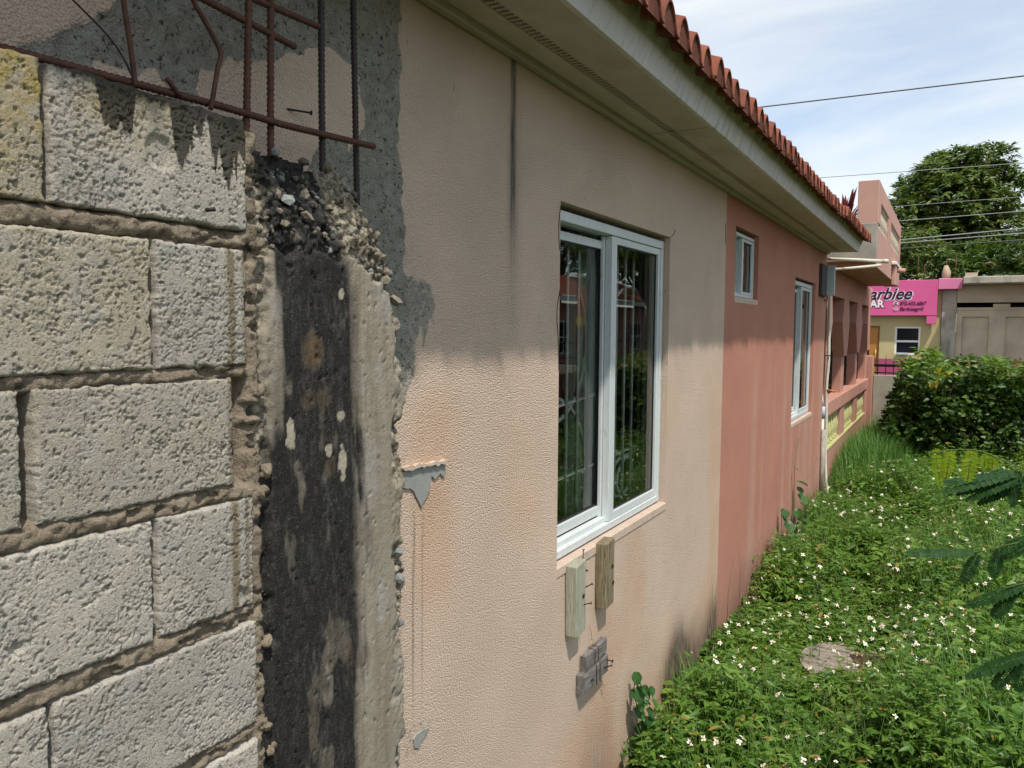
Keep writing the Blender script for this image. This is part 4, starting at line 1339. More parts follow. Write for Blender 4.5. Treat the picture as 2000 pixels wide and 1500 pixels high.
# ------------------------------------------------------------------ the yard: weeds, grass, daisies
SLAB = (.80, 4.78)
def canopy(x, y):
    """height of the weed tops above the ground"""
    h = .10 + .34 * sstep(.25, .75, fbm(x * 1.5, y * 1.1, 3, 61)) + .18 * (fbm(x * 3.6, y * 3.2, 2, 62) - .5)
    h = np.clip(h, .07, .5)
    h *= .62 + .38 * sstep(.0, .5, x)
    h *= .45 + .55 * sstep(3.0, 4.4, y + .5 * x)
    d = np.hypot((x - SLAB[0]) / .36, (y - SLAB[1]) / .40)
    h *= .72 + .28 * sstep(.85, 1.35, d)
    front = np.hypot((x - .85) / .32, (y - 4.1) / .42)
    h *= .85 + .15 * sstep(.7, 1.2, front)
    return h
def weeds():
    N1 = 6200
    x = RNG.uniform(.02, 2.6, N1)
    y = RNG.uniform(2.4, 13.2, N1) ** 1.0
    x2, y2 = RNG.uniform(.02, 1.9, 1900), RNG.uniform(2.6, 5.6, 1900)
    x3, y3 = RNG.uniform(2.6, 4.9, 900), RNG.uniform(1.0, 14, 900)
    x4, y4 = RNG.uniform(.4, 2.6, 500), RNG.uniform(.4, 2.6, 500)
    x, y = np.concatenate([x, x2, x3, x4]), np.concatenate([y, y2, y3, y4])
    dens = fbm(x * 2.2, y * 1.8, 3, 66)
    d = np.hypot((x - SLAB[0]) / .30, (y - SLAB[1]) / .33)
    keep = (RNG.uniform(0, 1, len(x)) < sstep(.32, .52, dens) * .85 + .16) & (d > .42 + .30 * dens) & ~((x < .16) & (y < 4.1) & (RNG.uniform(0, 1, len(x)) < .7))
    keep &= ~((x < .5 - (y - 2.4) * .55) & (y < 3.2))
    x, y = x[keep], y[keep]
    H = canopy(x, y) * RNG.uniform(.55, 1.2, len(x)) * np.where(RNG.uniform(0, 1, len(x)) < .10, 1.35, 1)
    g0 = np.full(len(x), GZ)
    lean = np.stack([RNG.normal(0, .16, len(x)), RNG.normal(0, .16, len(x)), np.ones(len(x))], 1)
    lean[:, 0] += .25 * sstep(.2, 0, x)
    parts, stems = [], []
    K = 5
    tintp = np.clip(RNG.normal(.35, .22, len(x)) + .5 * (dens[keep] - .5), 0, .9)
    a0 = RNG.uniform(0, 2 * PI, len(x))
    for k in range(K):
        f = .34 + .64 * (k + .5) / K
        B = np.stack([x, y, g0], 1) + lean * (H * f)[:, None]
        for side in (0, 1):
            an = a0 + k * PI / 2 + side * PI + RNG.normal(0, .3, len(x))
            up = RNG.uniform(.15, .75, len(x))
            out = unit(np.stack([np.cos(an), np.sin(an), up], 1))
            pl = (.030 + .028 * (1 - f)) * RNG.uniform(.7, 1.3, len(x))
            tip = B + out * pl[:, None]
            sz = (.064 - .026 * (f - .34)) * RNG.uniform(.65, 1.3, len(x)) * (1 + .25 * sstep(8, 12, y))
            nrm = unit(np.stack([RNG.normal(0, .5, len(x)), RNG.normal(0, .5, len(x)), np.ones(len(x))], 1))
            for j, (da, s) in enumerate(((0, 1), (.95, .72), (-.95, .72))):
                dd = np.stack([np.cos(an + da), np.sin(an + da), RNG.uniform(-.45, .45, len(x))], 1)
                t = np.clip(tintp + RNG.normal(0, .14, len(x)) + .7 * (RNG.uniform(0, 1, len(x)) < .012), 0, 1)
                parts.append(leaf_cloud(tip - (dd * .004), dd, nrm, sz * s * 1.15, sz * s * .35, t))
    # a second, broader leaved kind in patches
    m = 900
    bx, by = RNG.uniform(.05, 2.3, m), RNG.uniform(2.7, 10.5, m)
    kb = (fbm(bx * 2.4, by * 2.0, 3, 68) > .52) & ~((bx < .5 - (by - 2.4) * .55) & (by < 3.2)) & (np.hypot((bx - SLAB[0]) / .32, (by - SLAB[1]) / .35) > .9)
    bx, by = bx[kb], by[kb]
    hb = canopy(bx, by) * RNG.uniform(.7, 1.15, len(bx))
    for k in range(7):
        an = RNG.uniform(0, 2 * PI, len(bx))
        zz = GZ + hb * (.45 + .55 * k / 6)
        dd = np.stack([np.cos(an), np.sin(an), RNG.uniform(-.5, .3, len(bx))], 1)
        Lb = RNG.uniform(.05, .085, len(bx))
        nb = unit(np.stack([RNG.normal(0, .4, len(bx)), RNG.normal(0, .4, len(bx)), np.ones(len(bx))], 1))
        parts.append(leaf_cloud(np.stack([bx, by, zz], 1) + dd * .02, dd, nb, Lb, Lb * .62, np.clip(RNG.normal(.55, .18, len(bx)), 0, .92)))
    o = leaf_obj('weeds', parts, M['weed'])
    tag(o, 'dense green leafy weeds carpeting the yard beside the house', 'weeds', kind='stuff')
    # thin stalks standing out of the leaves
    n = 1500
    sx, sy = RNG.uniform(.05, 2.3, n), RNG.uniform(2.9, 10, n)
    k2 = np.hypot((sx - SLAB[0]) / .30, (sy - SLAB[1]) / .33) > .8
    sx, sy = sx[k2], sy[k2]
    return o
weeds()
def blades(n, px, py, h, w, bend=.5, lean=.3, tint=(.2, .9)):
    n = len(px)
    a = RNG.uniform(0, 2 * PI, n)
    D = np.stack([np.cos(a), np.sin(a), np.zeros(n)], 1)
    S = np.stack([-np.sin(a), np.cos(a), np.zeros(n)], 1)
    H = np.broadcast_to(h, (n,)) * RNG.uniform(.6, 1.2, n)
    B = RNG.uniform(.1, 1, n) * bend
    base = np.stack([px, py, np.full(n, GZ - .01)], 1)
    V = []
    for t, ww in ((0, 1), (.35, .9), (.7, .6), (1, .0)):
        c = base + D * (H * (lean * .5 * t + B * t * t))[:, None]
        c[:, 2] += H * (t - .28 * B * t * t)
        for s in (-1, 1): V.append(c + S * (s * ww * w / 2))
    V = np.stack(V, 1).reshape(-1, 3)
    o = (np.arange(n) * 8)[:, None]
    Q = np.concatenate([o + np.array([[2 * i, 2 * i + 1, 2 * i + 3, 2 * i + 2]]) for i in range(3)])
    return V, np.zeros((0, 3), int), Q, np.repeat(RNG.uniform(*tint, n), 8)
def grass():
    bl = []
    n = 26000
    x, y = RNG.uniform(.03, 2.6, n), RNG.uniform(2.2, 14.5, n)
    d = np.hypot((x - SLAB[0]) / .30, (y - SLAB[1]) / .33)
    k = (fbm(x * 2, y * 2, 3, 81) > .40) & (d > .45) & ~((x < .5 - (y - 2.4) * .55) & (y < 3.2))
    bl.append(blades(0, x[k], y[k], canopy(x[k], y[k]) * 1.3, .005))
    n = 2600
    x, y = RNG.uniform(.15, 1.5, n), RNG.uniform(2.7, 3.9, n)
    k = (fbm(x * 4, y * 4, 2, 82) > .42) & ~((x < .5 - (y - 2.4) * .55) & (y < 3.2))
    bl.append(blades(0, x[k], y[k], .24, .006, .8))
    n = 1500
    x, y = RNG.uniform(1.5, 5, n), RNG.uniform(0, 14, n)
    bl.append(blades(0, x, y, .3, .008))
    V, T, Q, A = [], [], [], []
    o = 0
    for v, t, q, a in bl:
        V.append(v); Q.append(q + o); A.append(a); o += len(v)
    ob = link('grass', mesh_np('grass', np.concatenate(V), np.concatenate(Q), dict(tint=np.concatenate(A)), smooth=True), M['grass'])
    tag(ob, 'thin grass blades growing up through the weeds', 'grass', kind='stuff')
    n = 7500
    x = np.clip(RNG.normal(.42, .30, n), .03, 1.3)
    y = RNG.normal(11.6, 1.4, n)
    k = (y > 9) & (y < 15.2)
    x, y = x[k], y[k]
    hh = .50 * np.exp(-((x - .38) / .55) ** 2) * sstep(9, 10.8, y) + .14
    v, t, q, a = blades(0, x, y, hh, .010, .45, .25, (.1, .8))
    ob = link('tall_grass', mesh_np('tall_grass', v, q, dict(tint=a), smooth=True), M['grass'])
    tag(ob, 'soft tall grass clump in front of the verandah end', 'tall grass', kind='stuff')
grass()
# daisies
def daisy_meshes(seed, spent=False):
    r = random.Random(seed)
    np_ = r.choice([5, 5, 6])
    V, F = [], []
    for k in range(np_):
        if not spent and r.random() < .12: continue
        a = 2 * PI * k / np_ + r.uniform(-.2, .2)
        L = (.0185 if not spent else .007) * r.uniform(.85, 1.15)
        w = .0115 * r.uniform(.8, 1.1)
        dz = r.uniform(-.006, .003)
        o = len(V)
        for l, ww, z in ((.003, .3, 0), (.008, .9, .0012), (L * .8, 1, dz * .5), (L, .45, dz)):
            for s in (-1, 1):
                V.append((math.cos(a) * l - math.sin(a) * s * ww * w / 2, math.sin(a) * l + math.cos(a) * s * ww * w / 2, z))
        for i in range(3): F.append((o + 2 * i, o + 2 * i + 1, o + 2 * i + 3, o + 2 * i + 2))
    pet = mesh_np('petals', np.array(V), np.array(F), smooth=True)
    pet.materials.append(M['petal'] if not spent else M['disc'])
    bm = bmesh.new()
    bmesh.ops.create_uvsphere(bm, u_segments=8, v_segments=5, radius=.0052)
    for v in bm.verts: v.co.z = v.co.z * .8 + .001
    c = bpy.data.meshes.new('flower_centre')
    bm.to_mesh(c); bm.free()
    c.materials.append(M['disc'])
    v, f, t = tube_data([(0, 0, 0), (r.uniform(-.01, .01), r.uniform(-.01, .01), -.08), (r.uniform(-.02, .02), r.uniform(-.02, .02), -.20)], [.0011, .0013, .0015], 4)
    s = mesh_np('stalk', np.array([tuple(p) for p in v]), [np.array(f), np.array(t)])
    s.materials.append(M['stem'])
    return s, pet, c
DZ = [daisy_meshes(s) for s in range(5)] + [daisy_meshes(50, True)]
def joined(dm):
    out = []
    V, F, T, mi = [], [], [], []
    o = 0
    for k, me in enumerate(dm):
        n = len(me.vertices)
        co = np.zeros(n * 3); me.vertices.foreach_get('co', co)
        V.append(co.reshape(-1, 3))
        for p in me.polygons:
            (F if len(p.vertices) == 4 else T).append((tuple(i + o for i in p.vertices), k))
        o += n
    me = mesh_np('daisy', np.concatenate(V), [np.array([f for f, k in F]), np.array([f for f, k in T])], matidx=[k for f, k in F] + [k for f, k in T])
    for d in dm: me.materials.append(d.materials[0])
    return me
DJ = [joined(d) for d in DZ]
def daisies():
    pts = []
    r = random.Random(5)
    while len(pts) < 880:
        y = 3.0 + 9.2 * r.random() ** 1.35
        x = r.uniform(.06, min(2.3, .35 + (y) * .165 + .6))
        if x < .5 - (y - 2.4) * .45: continue
        f = float(fbm(np.array([x * 1.7]), np.array([y * 1.3]), 2, 91)[0])
        near_slab = math.hypot((x - .95) / .5, (y - 4.75) / .6) < 1
        if r.random() > (.15 + 1.2 * max(0, f - .30)) * (1.7 if near_slab else 1) * (.45 if y < 4.0 else 1): continue
        pts.append((x, y))
    pts.sort(key=lambda p: p[1])
    far = []
    for i, (x, y) in enumerate(pts):
        h = float(canopy(np.array([x]), np.array([y]))[0])
        if math.hypot((x - SLAB[0]) / .36, (y - SLAB[1]) / .40) < 1.2: h = max(h, .17)
        z = GZ + h * .95 + r.uniform(.01, .10)
        q = r.choice([0, 1, 2, 3, 4, 0, 1, 2, 3, 4, 0, 5])
        rot = (r.uniform(-.6, 1.1), r.uniform(-.8, .8), r.uniform(0, 6.3))
        s = r.uniform(.50, .95)
        if i >= 290:
            far.append((q, x, y, z, rot, s * 1.05))
            continue
        if i < 130:
            root = bpy.data.objects.new('daisy', DZ[q][0])
            COL.objects.link(root)
            for nm, me in (('petals', DZ[q][1]), ('flower_centre', DZ[q][2])):
                c = bpy.data.objects.new(nm, me)
                c.parent = root
                COL.objects.link(c)
        else:
            root = bpy.data.objects.new('daisy', DJ[q])
            COL.objects.link(root)
        root.location = (x, y, z)
        root.rotation_euler = rot
        root.scale = (s, s, s)
        tag(root, 'small white daisy with a yellow centre standing above the weeds', 'daisy', 'white daisies scattered through the yard weeds')
    bm = bmesh.new()
    for q, x, y, z, rot, s in far:
        n0 = len(bm.verts)
        from mathutils import Euler
        mt = Matrix.Translation((x, y, z)) @ Euler(rot).to_matrix().to_4x4() @ Matrix.Scale(s, 4)
        bm.from_mesh(DJ[q])
        bm.verts.ensure_lookup_table()
        for v in bm.verts[n0:]: v.co = mt @ v.co
    me = bpy.data.meshes.new('daisy_patch')
    bm.to_mesh(me); bm.free()
    for m_ in (M['stem'], M['petal'], M['disc']): me.materials.append(m_)
    tag(link('daisy_patch', me, None), 'sprinkle of tiny white daisies at the far end of the yard', 'daisies', kind='stuff')
daisies()
# stalks and seed heads
def stalks():
    L = []
    r = random.Random(9)
    for i in range(850):
        y = 3.1 + 7 * r.random() ** 1.3
        x = r.uniform(.08, .45 + y * .17)
        if x < .5 - (y - 2.4) * .45: continue
        h = float(canopy(np.array([x]), np.array([y]))[0]) + r.uniform(.05, .16)
        a, b = r.uniform(-.25, .25), r.uniform(-.25, .25)
        L.append(([(x, y, GZ), (x + a * h * .5, y + b * h * .4, GZ + h * .6), (x + a * h, y + b * h, GZ + h)], [.0018, .0014, .0008]))
    tag(tubes('weed_stalks', L, M['stem'], None, 4), 'thin wiry green stalks standing out of the weeds', 'weeds', kind='stuff')
    L = []
    for i in range(46):
        y = 4.4 + 5 * r.random()
        x = .03 + r.random() * .10
        h = r.uniform(.25, .62)
        a = r.uniform(-.12, .12)
        L.append(([(x, y, GZ), (x + .01, y + a * h * .4, GZ + h * .6), (x + r.uniform(-.01, .05), y + a * h, GZ + h)], [.002, .0015, .0009]))
    for i in range(110):
        y = 3.3 + 7 * r.random()
        x = r.uniform(.2, .5 + y * .15)
        h = float(canopy(np.array([x]), np.array([y]))[0]) + r.uniform(.02, .12)
        a, b = r.uniform(-.6, .6), r.uniform(-.6, .6)
        L.append(([(x, y, GZ), (x + a * h * .4, y + b * h * .4, GZ + h * .6), (x + a * h, y + b * h, GZ + h)], [.0018, .0014, .0008]))
    tag(tubes('dry_stalks', L, M['dry_stem'], None, 4), 'dry brown stalks standing among the weeds and along the wall foot', 'weeds', kind='stuff')
stalks()
# concrete cover in the weeds
cv = thing('manhole_cover', 'weathered round concrete cover with a maroon plate, half lost in the weeds', 'manhole cover', loc=(SLAB[0], SLAB[1], GZ))
bm = bmesh.new()
bmesh.ops.create_cone(bm, cap_ends=True, segments=40, radius1=.335, radius2=.325, depth=.075, matrix=Matrix.Translation((0, 0, .0375)) @ Matrix.Diagonal((.88, 1, 1, 1)))
for v in bm.verts:
    v.co.z += .012 * (float(fbm(np.array([v.co.x * 9]), np.array([v.co.y * 9]), 3, 3)[0]) - .5)
bm_obj('slab', bm, M['slab'], cv)
bm = bmesh.new()
add_box(bm, .02, .28, -.14, .18, .073, .083, .004)
bmesh.ops.rotate(bm, verts=bm.verts, cent=(.15, 0, .14), matrix=Matrix.Rotation(.35, 3, 'Z'))
bm_obj('plate', bm, M['maroon'], cv)

# ------------------------------------------------------------------ climbing plants against the wall
def big_leaf(L, W, seed):
    r = random.Random(seed)
    t0 = np.array([0, .1, .28, .5, .72, .9, 1.0])
    w0 = np.array([.10, .62, .98, .92, .62, .25, 0])
    V = []
    for t, w in zip(t0, w0):
        for s in (-1, -.5, 0, .5, 1):
            V.append((L * t - (.08 * L if (t < .15 and abs(s) == 1) else 0), s * w * W / 2, .10 * W * abs(s) + -.16 * L * t * t + r.uniform(-.002, .002)))
    me = mesh_np('leaf', np.array(V), grid_idx(7, 5), dict(tint=np.full(len(V), r.uniform(.1, .7))), smooth=True)
    me.materials.append(M['vine'])
    return me
BL = [big_leaf(.060, .050, s) for s in range(4)]
def climber(label, ctrl, leaves, size, group=None):
    t = thing('climbing_vine', label, 'vine', group)
    stems = ctrl
    for c in stems: tubes('stem', [(curve_pts(c, 6), .0024)], M['stem'], t, 5)
    for (x, y, z, s, a, tl) in leaves:
        o = link('leaf', rnd.choice(BL), None, t)
        o.location = (x, y, z)
        k = s * size
        o.scale = (k, k, k)
        o.rotation_euler = (rnd.uniform(-.3, .3), tl, a)
    return t
lv = []
for i in range(44):
    z = -.08 + .39 * (i / 44) + rnd.uniform(-.02, .02)
    y = 3.42 - .16 * (z + .05) / .36 + rnd.uniform(-.05, .06)
    lv.append((.03 + rnd.uniform(0, .06), y, z, rnd.uniform(.7, 1.15), rnd.uniform(-1.4, .5), rnd.uniform(.5, 1.3)))
climber('leafy green vine climbing the foot of the pale pink wall nearest the camera', [[(.10, 3.48, GZ), (.05, 3.42, .0), (.035, 3.34, .12), (.035, 3.27, .23), (.05, 3.24, .30)], [(.12, 3.45, GZ), (.07, 3.40, -.02), (.05, 3.36, .12), (.05, 3.33, .22)]], lv, 1.0)
lv = [(.05, 6.85, .34, 1.7, -1.2, .5), (.04, 6.80, .30, 1.5, -.2, .8), (.07, 6.92, .22, 2.0, -1.0, .6), (.05, 7.0, .16, 1.8, .2, .5), (.06, 6.84, .12, 1.8, -1.6, .4), (.08, 7.05, .08, 1.9, -.6, .5), (.06, 6.9, .02, 1.7, .6, .4)]
climber('short broad leaved vine at the foot of the terracotta wall, lower of two', [[(.08, 6.95, GZ), (.04, 6.88, .1), (.035, 6.82, .27), (.04, 6.80, .36)]], lv, 1.0)
lv = [(.04, 7.55, .46, 1.7, -.3, .1), (.05, 7.58, .40, 1.5, -1.0, .5), (.05, 7.6, .33, 2.1, -.5, .6), (.06, 7.62, .25, 2.0, .3, .5), (.05, 7.54, .2, 1.8, -1.3, .5), (.07, 7.66, .12, 2.0, -.3, .5), (.07, 7.6, .05, 2.0, -1.0, .5), (.03, 7.46, .60, .7, -.5, .3)]
climber('taller vine with a thin shoot reaching up the terracotta wall under the tall window', [[(.08, 7.6, GZ), (.04, 7.52, .1), (.03, 7.46, .4), (.03, 7.44, .62), (.03, 7.52, .75), (.03, 7.64, .86)]], lv, 1.0)

# ------------------------------------------------------------------ feathery sapling reaching in from the right
fs = thing('feathery_sapling', 'sapling with hanging feathery fronds close to the camera at the yard edge', 'sapling', loc=(0, 0, 0))
tubes('trunk', [(curve_pts([(1.95, 2.75, GZ), (1.90, 2.74, .5), (1.84, 2.70, 1.0), (1.78, 2.66, 1.6), (1.74, 2.62, 2.0)], 6), [.016 - .0004 * i for i in range(25)])], M['bark'], fs, 8)
def pinna(a, b, wid, nrm, mat, n=13, name='frond'):
    A, B = np.array(a, float), np.array(b, float)
    D = B - A
    Ln = np.linalg.norm(D)
    d = D / Ln
    N = unit(np.array(nrm, float) - d * np.dot(nrm, d))
    S = np.cross(d, N)
    P, DD, LL = [], [], []
    for i in range(n):
        t = (i + .5) / n
        w = wid * (math.sin(PI * (t * .86 + .10)) ** .55)
        for s in (-1, 1):
            P.append(A + D * t)
            DD.append(S * s + d * .42 + N * RNG.uniform(-.10, .08))
            LL.append(w * .68)
    k = len(P)
    LL = np.array(LL)
    v, t, q, at = leaf_cloud(np.array(P), np.array(DD), np.tile(N, (k, 1)) + RNG.normal(0, .07, (k, 3)), LL, np.full(k, Ln / n * (1.35 if n > 10 else 1.05)), RNG.uniform(0, 1, k), .06, .10)
    sv, sf, st = tube_data([tuple(A), tuple((A + B) / 2), tuple(B)], .0011, 4)
    o = len(v)
    V = np.concatenate([v, np.array([tuple(p) for p in sv])])
    me = mesh_np(name, V, [np.concatenate([t, np.array(st) + o]), np.concatenate([q, np.array(sf) + o])], dict(tint=np.concatenate([at, np.full(len(sv), .8)])), smooth=True)
    return link(name, me, mat, fs)
def stalk(ctrl, r=.0018, mat='stem'): tubes('leaf_stalk', [(curve_pts(ctrl, 5), r)], M[mat], fs, 5)
stalk([(1.76, 2.64, 1.62), (1.62, 2.62, 1.50), (1.50, 2.6, 1.42), (1.436, 2.6, 1.436), (1.386, 2.6, 1.467), (1.318, 2.6, 1.5), (1.273, 2.6, 1.51), (1.223, 2.6, 1.506), (1.172, 2.6, 1.493)], .0016)
FB = M['frond_sunlit']
for a, b, w in (((1.180, 2.602, 1.507), (1.196, 2.602, 1.400), .026), ((1.221, 2.60, 1.508), (1.210, 2.60, 1.426), .028), ((1.272, 2.6, 1.512), (1.264, 2.6, 1.420), .034), ((1.306, 2.6, 1.504), (1.303, 2.6, 1.463), .024), ((1.324, 2.6, 1.500), (1.323, 2.6, 1.462), .024)):
    pinna(a, b, w * 1.2, (.05, -1, .15), FB, 8)
FD = M['frond_shaded']
stalk([(1.80, 2.68, 1.35), (1.6, 2.7, 1.46), (1.47, 2.7, 1.46), (1.385, 2.7, 1.442)], .0018)
for a, b in (((1.388, 2.7, 1.441), (1.182, 2.7, 1.384)), ((1.388, 2.69, 1.437), (1.204, 2.68, 1.365)), ((1.388, 2.7, 1.429), (1.24, 2.7, 1.359)), ((1.392, 2.68, 1.422), (1.263, 2.68, 1.348)), ((1.395, 2.7, 1.418), (1.296, 2.7, 1.336)), ((1.398, 2.7, 1.408), (1.322, 2.7, 1.35)), ((1.391, 2.7, 1.445), (1.383, 2.7, 1.338)), ((1.36, 2.71, 1.444), (1.281, 2.71, 1.395)), ((1.41, 2.7, 1.44), (1.50, 2.7, 1.36)), ((1.40, 2.7, 1.43), (1.45, 2.7, 1.33))):
    pinna(a, b, .030, (.1, -.55, .85), FD)
stalk([(1.84, 2.7, 1.0), (1.62, 2.65, 1.18), (1.46, 2.62, 1.26), (1.40, 2.6, 1.26), (1.292, 2.6, 1.214)], .0018)
for a, b in (((1.292, 2.6, 1.214), (1.113, 2.6, 1.188)), ((1.298, 2.6, 1.212), (1.264, 2.6, 1.122)), ((1.413, 2.6, 1.275), (1.342, 2.6, 1.218)), ((1.351, 2.6, 1.235), (1.338, 2.6, 1.150)), ((1.415, 2.6, 1.25), (1.361, 2.6, 1.209)), ((1.44, 2.6, 1.26), (1.52, 2.6, 1.19))):
    pinna(a, b, .034, (.1, -.5, .85), FD)
stalk([(1.86, 2.72, .8), (1.64, 2.66, 1.08), (1.50, 2.6, 1.16), (1.419, 2.6, 1.146), (1.36, 2.6, 1.12)], .0018)
for a, b in (((1.425, 2.6, 1.146), (1.277, 2.6, 1.055)), ((1.39, 2.6, 1.108), (1.341, 2.6, 1.035)), ((1.45, 2.6, 1.16), (1.50, 2.6, 1.06)), ((1.415, 2.61, 1.13), (1.36, 2.61, 1.088))):
    pinna(a, b, .040, (.1, -.5, .85), FD)
stalk([(1.90, 2.74, .5), (1.68, 2.68, .86), (1.52, 2.6, .96), (1.43, 2.6, .952)], .0018)
for a, b in (((1.45, 2.6, .955), (1.285, 2.6, .846)), ((1.43, 2.6, .93), (1.412, 2.6, .833)), ((1.405, 2.6, .916), (1.355, 2.6, .83)), ((1.46, 2.6, .95), (1.53, 2.6, .87))):
    pinna(a, b, .040, (.1, -.5, .85), FD)

# ------------------------------------------------------------------ boundary wall with spikes, hedge
fw_ = thing('boundary_wall', 'low grey rendered boundary wall with a black spiked rail across the yard end', 'wall')
box('wall', .06, 7, 15.4, 15.6, -.3, 1.05, M['boundary'], fw_, .006)
box('end_pillar', -.075, .055, 15.21, 15.5, -.3, 1.39, M['paint_pink'], fw_, .006)
tubes('rail', [([(.06, 15.5, 1.22), (7, 15.5, 1.22)], .028)], M['iron'], fw_, 6)
tubes('rail', [([(.06, 15.5, 1.09), (7, 15.5, 1.09)], .012)], M['iron'], fw_, 6)
for i in range(34):
    x = .12 + i * .125
    tubes('spike', [([(x, 15.5, 1.05), (x, 15.5, 1.30), (x, 15.5, 1.44)], [.008, .008, .001])], M['rust'], fw_, 5)
hd = thing('hedge', 'dense dark green hedge with curled brown tips in front of the boundary wall', 'hedge')
def hedge():
    n = 46000
    x = RNG.uniform(.28, 3.9, n)
    y = RNG.uniform(11.3, 14.6, n)
    top = 1.27 + .30 * (fbm(x * 1.9, y * 1.3, 4, 101) - .42) * 2
    edge = sstep(.28, .75, x + .35 * (fbm(y * 1.5, x * 0, 2, 102) - .5))
    z = GZ + .1 + (RNG.uniform(0, 1, n) ** .6) * (top * edge - GZ - .1)
    front = 11.4 + 1.0 * fbm(x * 2.3, z * 2.6, 3, 103) + .35 * sstep(.5, 0, z)
    shell = (y < front + 1.5) | (z > top - .45) | (x < 1.0)
    k = shell & (y > front) & (z < top * edge + .02) & (z > GZ + .08)
    x, y, z = x[k], y[k], z[k]
    n = len(x)
    D = rdir(n, -.5, .5)
    D[:, 1] -= .45
    D[:, 2] += .1
    N = rdir(n, .2, 1)
    N[:, 1] -= .3
    L = RNG.uniform(.06, .12, n)
    t = np.clip(RNG.normal(.34, .30, n) + .30 * sstep(top[k] - .25, top[k], z), 0, 1)
    P = np.stack([x, y, z], 1)
    order = np.argsort(P[:, 1] - .25 * P[:, 2])
    sel = order[(P[order, 0] < 2.3)][:260]
    rest = np.setdiff1d(np.arange(n), sel)
    leaf_obj('foliage', [leaf_cloud(P[rest], D[rest], N[rest], L[rest], L[rest] * .55, t[rest])], M['hedge'], hd)['kind'] = 'stuff'
    protos = []
    for s in range(6):
        v, tt, q, a = leaf_cloud(np.zeros((1, 3)), np.array([[1, 0, 0]]), np.array([[0, 0, 1]]), .09, .05, np.array([s / 6.0 * .8]), .2, .2)
        me = mesh_np('leaf', v, [tt, q], dict(tint=a), smooth=True)
        me.materials.append(M['hedge'])
        protos.append(me)
    for i in sel:
        o = bpy.data.objects.new('leaf', protos[i % 6])
        d, nn = Vector(D[i]).normalized(), Vector(N[i])
        s_ = d.cross(nn).normalized()
        n2 = s_.cross(d)
        o.matrix_world = Matrix.Translation(P[i]) @ Matrix((d, -s_, n2)).transposed().to_4x4() @ Matrix.Scale(L[i] / .09, 4)
        o.parent = hd
        COL.objects.link(o)
    # woody stems
    L2 = []
    for i in range(40):
        bx, by = rnd.uniform(.8, 4.5), rnd.uniform(12.2, 13.6)
        L2.append(([(bx, by, GZ), (bx + rnd.uniform(-.15, .15), by + rnd.uniform(-.2, .1), .5), (bx + rnd.uniform(-.3, .3), by + rnd.uniform(-.4, .2), 1.15)], [.014, .010, .005]))
    o = tubes('branches', L2, M['bark'], hd, 5)
    o['kind'] = 'stuff'
    # paler young shoots along the top
    m = 420
    cx = np.repeat(RNG.choice([.70, .85, .97, 1.05, 1.12, 1.30, 1.7, 1.9], 60), 7)
    cy = 12.2 + RNG.normal(0, .12, m)
    cz = 1.36 + .10 * np.sin(cx * 9) + RNG.normal(0, .06, m) + .16 * np.exp(-((cx - 1.02) / .08) ** 2)
    P = np.stack([cx + RNG.normal(0, .06, m), cy, cz], 1)
    D = rdir(m, -.4, .6)
    leaf_obj('young_shoots', [leaf_cloud(P, D, rdir(m, .3, 1), RNG.uniform(.07, .13, m), RNG.uniform(.025, .04, m), RNG.uniform(0, 1, m))], M['shoot'], hd)['kind'] = 'stuff'
    for (a, b, c, L, dx, dz) in ((1.04, 12.0, 1.20, .16, -.2, -1), (1.07, 12.0, 1.22, .15, .1, -1), (1.10, 12.0, 1.25, .14, .8, .15), (1.08, 12.0, 1.26, .12, .3, .6), (1.16, 12.02, 1.27, .12, .9, .3)):
        v, tt, q, at = leaf_cloud(np.array([[a, b, c]]), np.array([[dx, -.3, dz]]), np.array([[.1, -1, .3]]), L, L * .42, np.array([.4]), .2, .2)
        o = link('leaf', mesh_np('leaf', v, [tt, q], dict(tint=at), smooth=True), M['yellow_leaf'], hd)
        tag(o, 'bright yellow leaf in the hedge top')
hedge()

# ------------------------------------------------------------------ pink bar across the street
bar = thing('bar_building', 'cream bar building with a painted magenta fascia sign across the street', 'building')
BY = 27.0
def wall_with_holes(name, x0, x1, z0, z1, y, holes, mat, parent, depth=.2):
    xs = sorted({x0, x1} | {h[0] for h in holes} | {h[1] for h in holes})
    zs = sorted({z0, z1} | {h[2] for h in holes} | {h[3] for h in holes})
    bm = bmesh.new()
    for a, b in zip(xs[:-1], xs[1:]):
        for c, d in zip(zs[:-1], zs[1:]):
            if any(h[0] <= a and b <= h[1] and h[2] <= c and d <= h[3] for h in holes): continue
            bm.faces.new([bm.verts.new(p) for p in ((a, y, c), (b, y, c), (b, y, d), (a, y, d))])
    for h in holes:
        for (a, c), (b, d) in (((h[0], h[2]), (h[0], h[3])), ((h[0], h[3]), (h[1], h[3])), ((h[1], h[3]), (h[1], h[2])), ((h[1], h[2]), (h[0], h[2]))):
            bm.faces.new([bm.verts.new(p) for p in ((a, y, c), (b, y, d), (b, y + depth, d), (a, y + depth, c))])
    return bm_obj(name, bm, mat, parent)
wall_with_holes('wall', -7, .98, .96, 3.2, BY, [(-.245, .455, 1.10, 1.955), (-1.62, -.672, .96, 1.965)], M['bar_cream'], bar)
wall_with_holes('dado', -7, .98, -.12, .958, BY - .012, [(-1.62, -.672, -.12, .958)], simple('dado_paint', (.40, .075, .17), .8), bar)
bm = bmesh.new()
add_box(bm, -7, .98, BY + .22, BY + 5, -.1, 3.2)
bm_obj('interior', bm, M['dark'], bar)
fr = wfr = bpy.data.objects.new('window', None); COL.objects.link(fr); fr.parent = bar
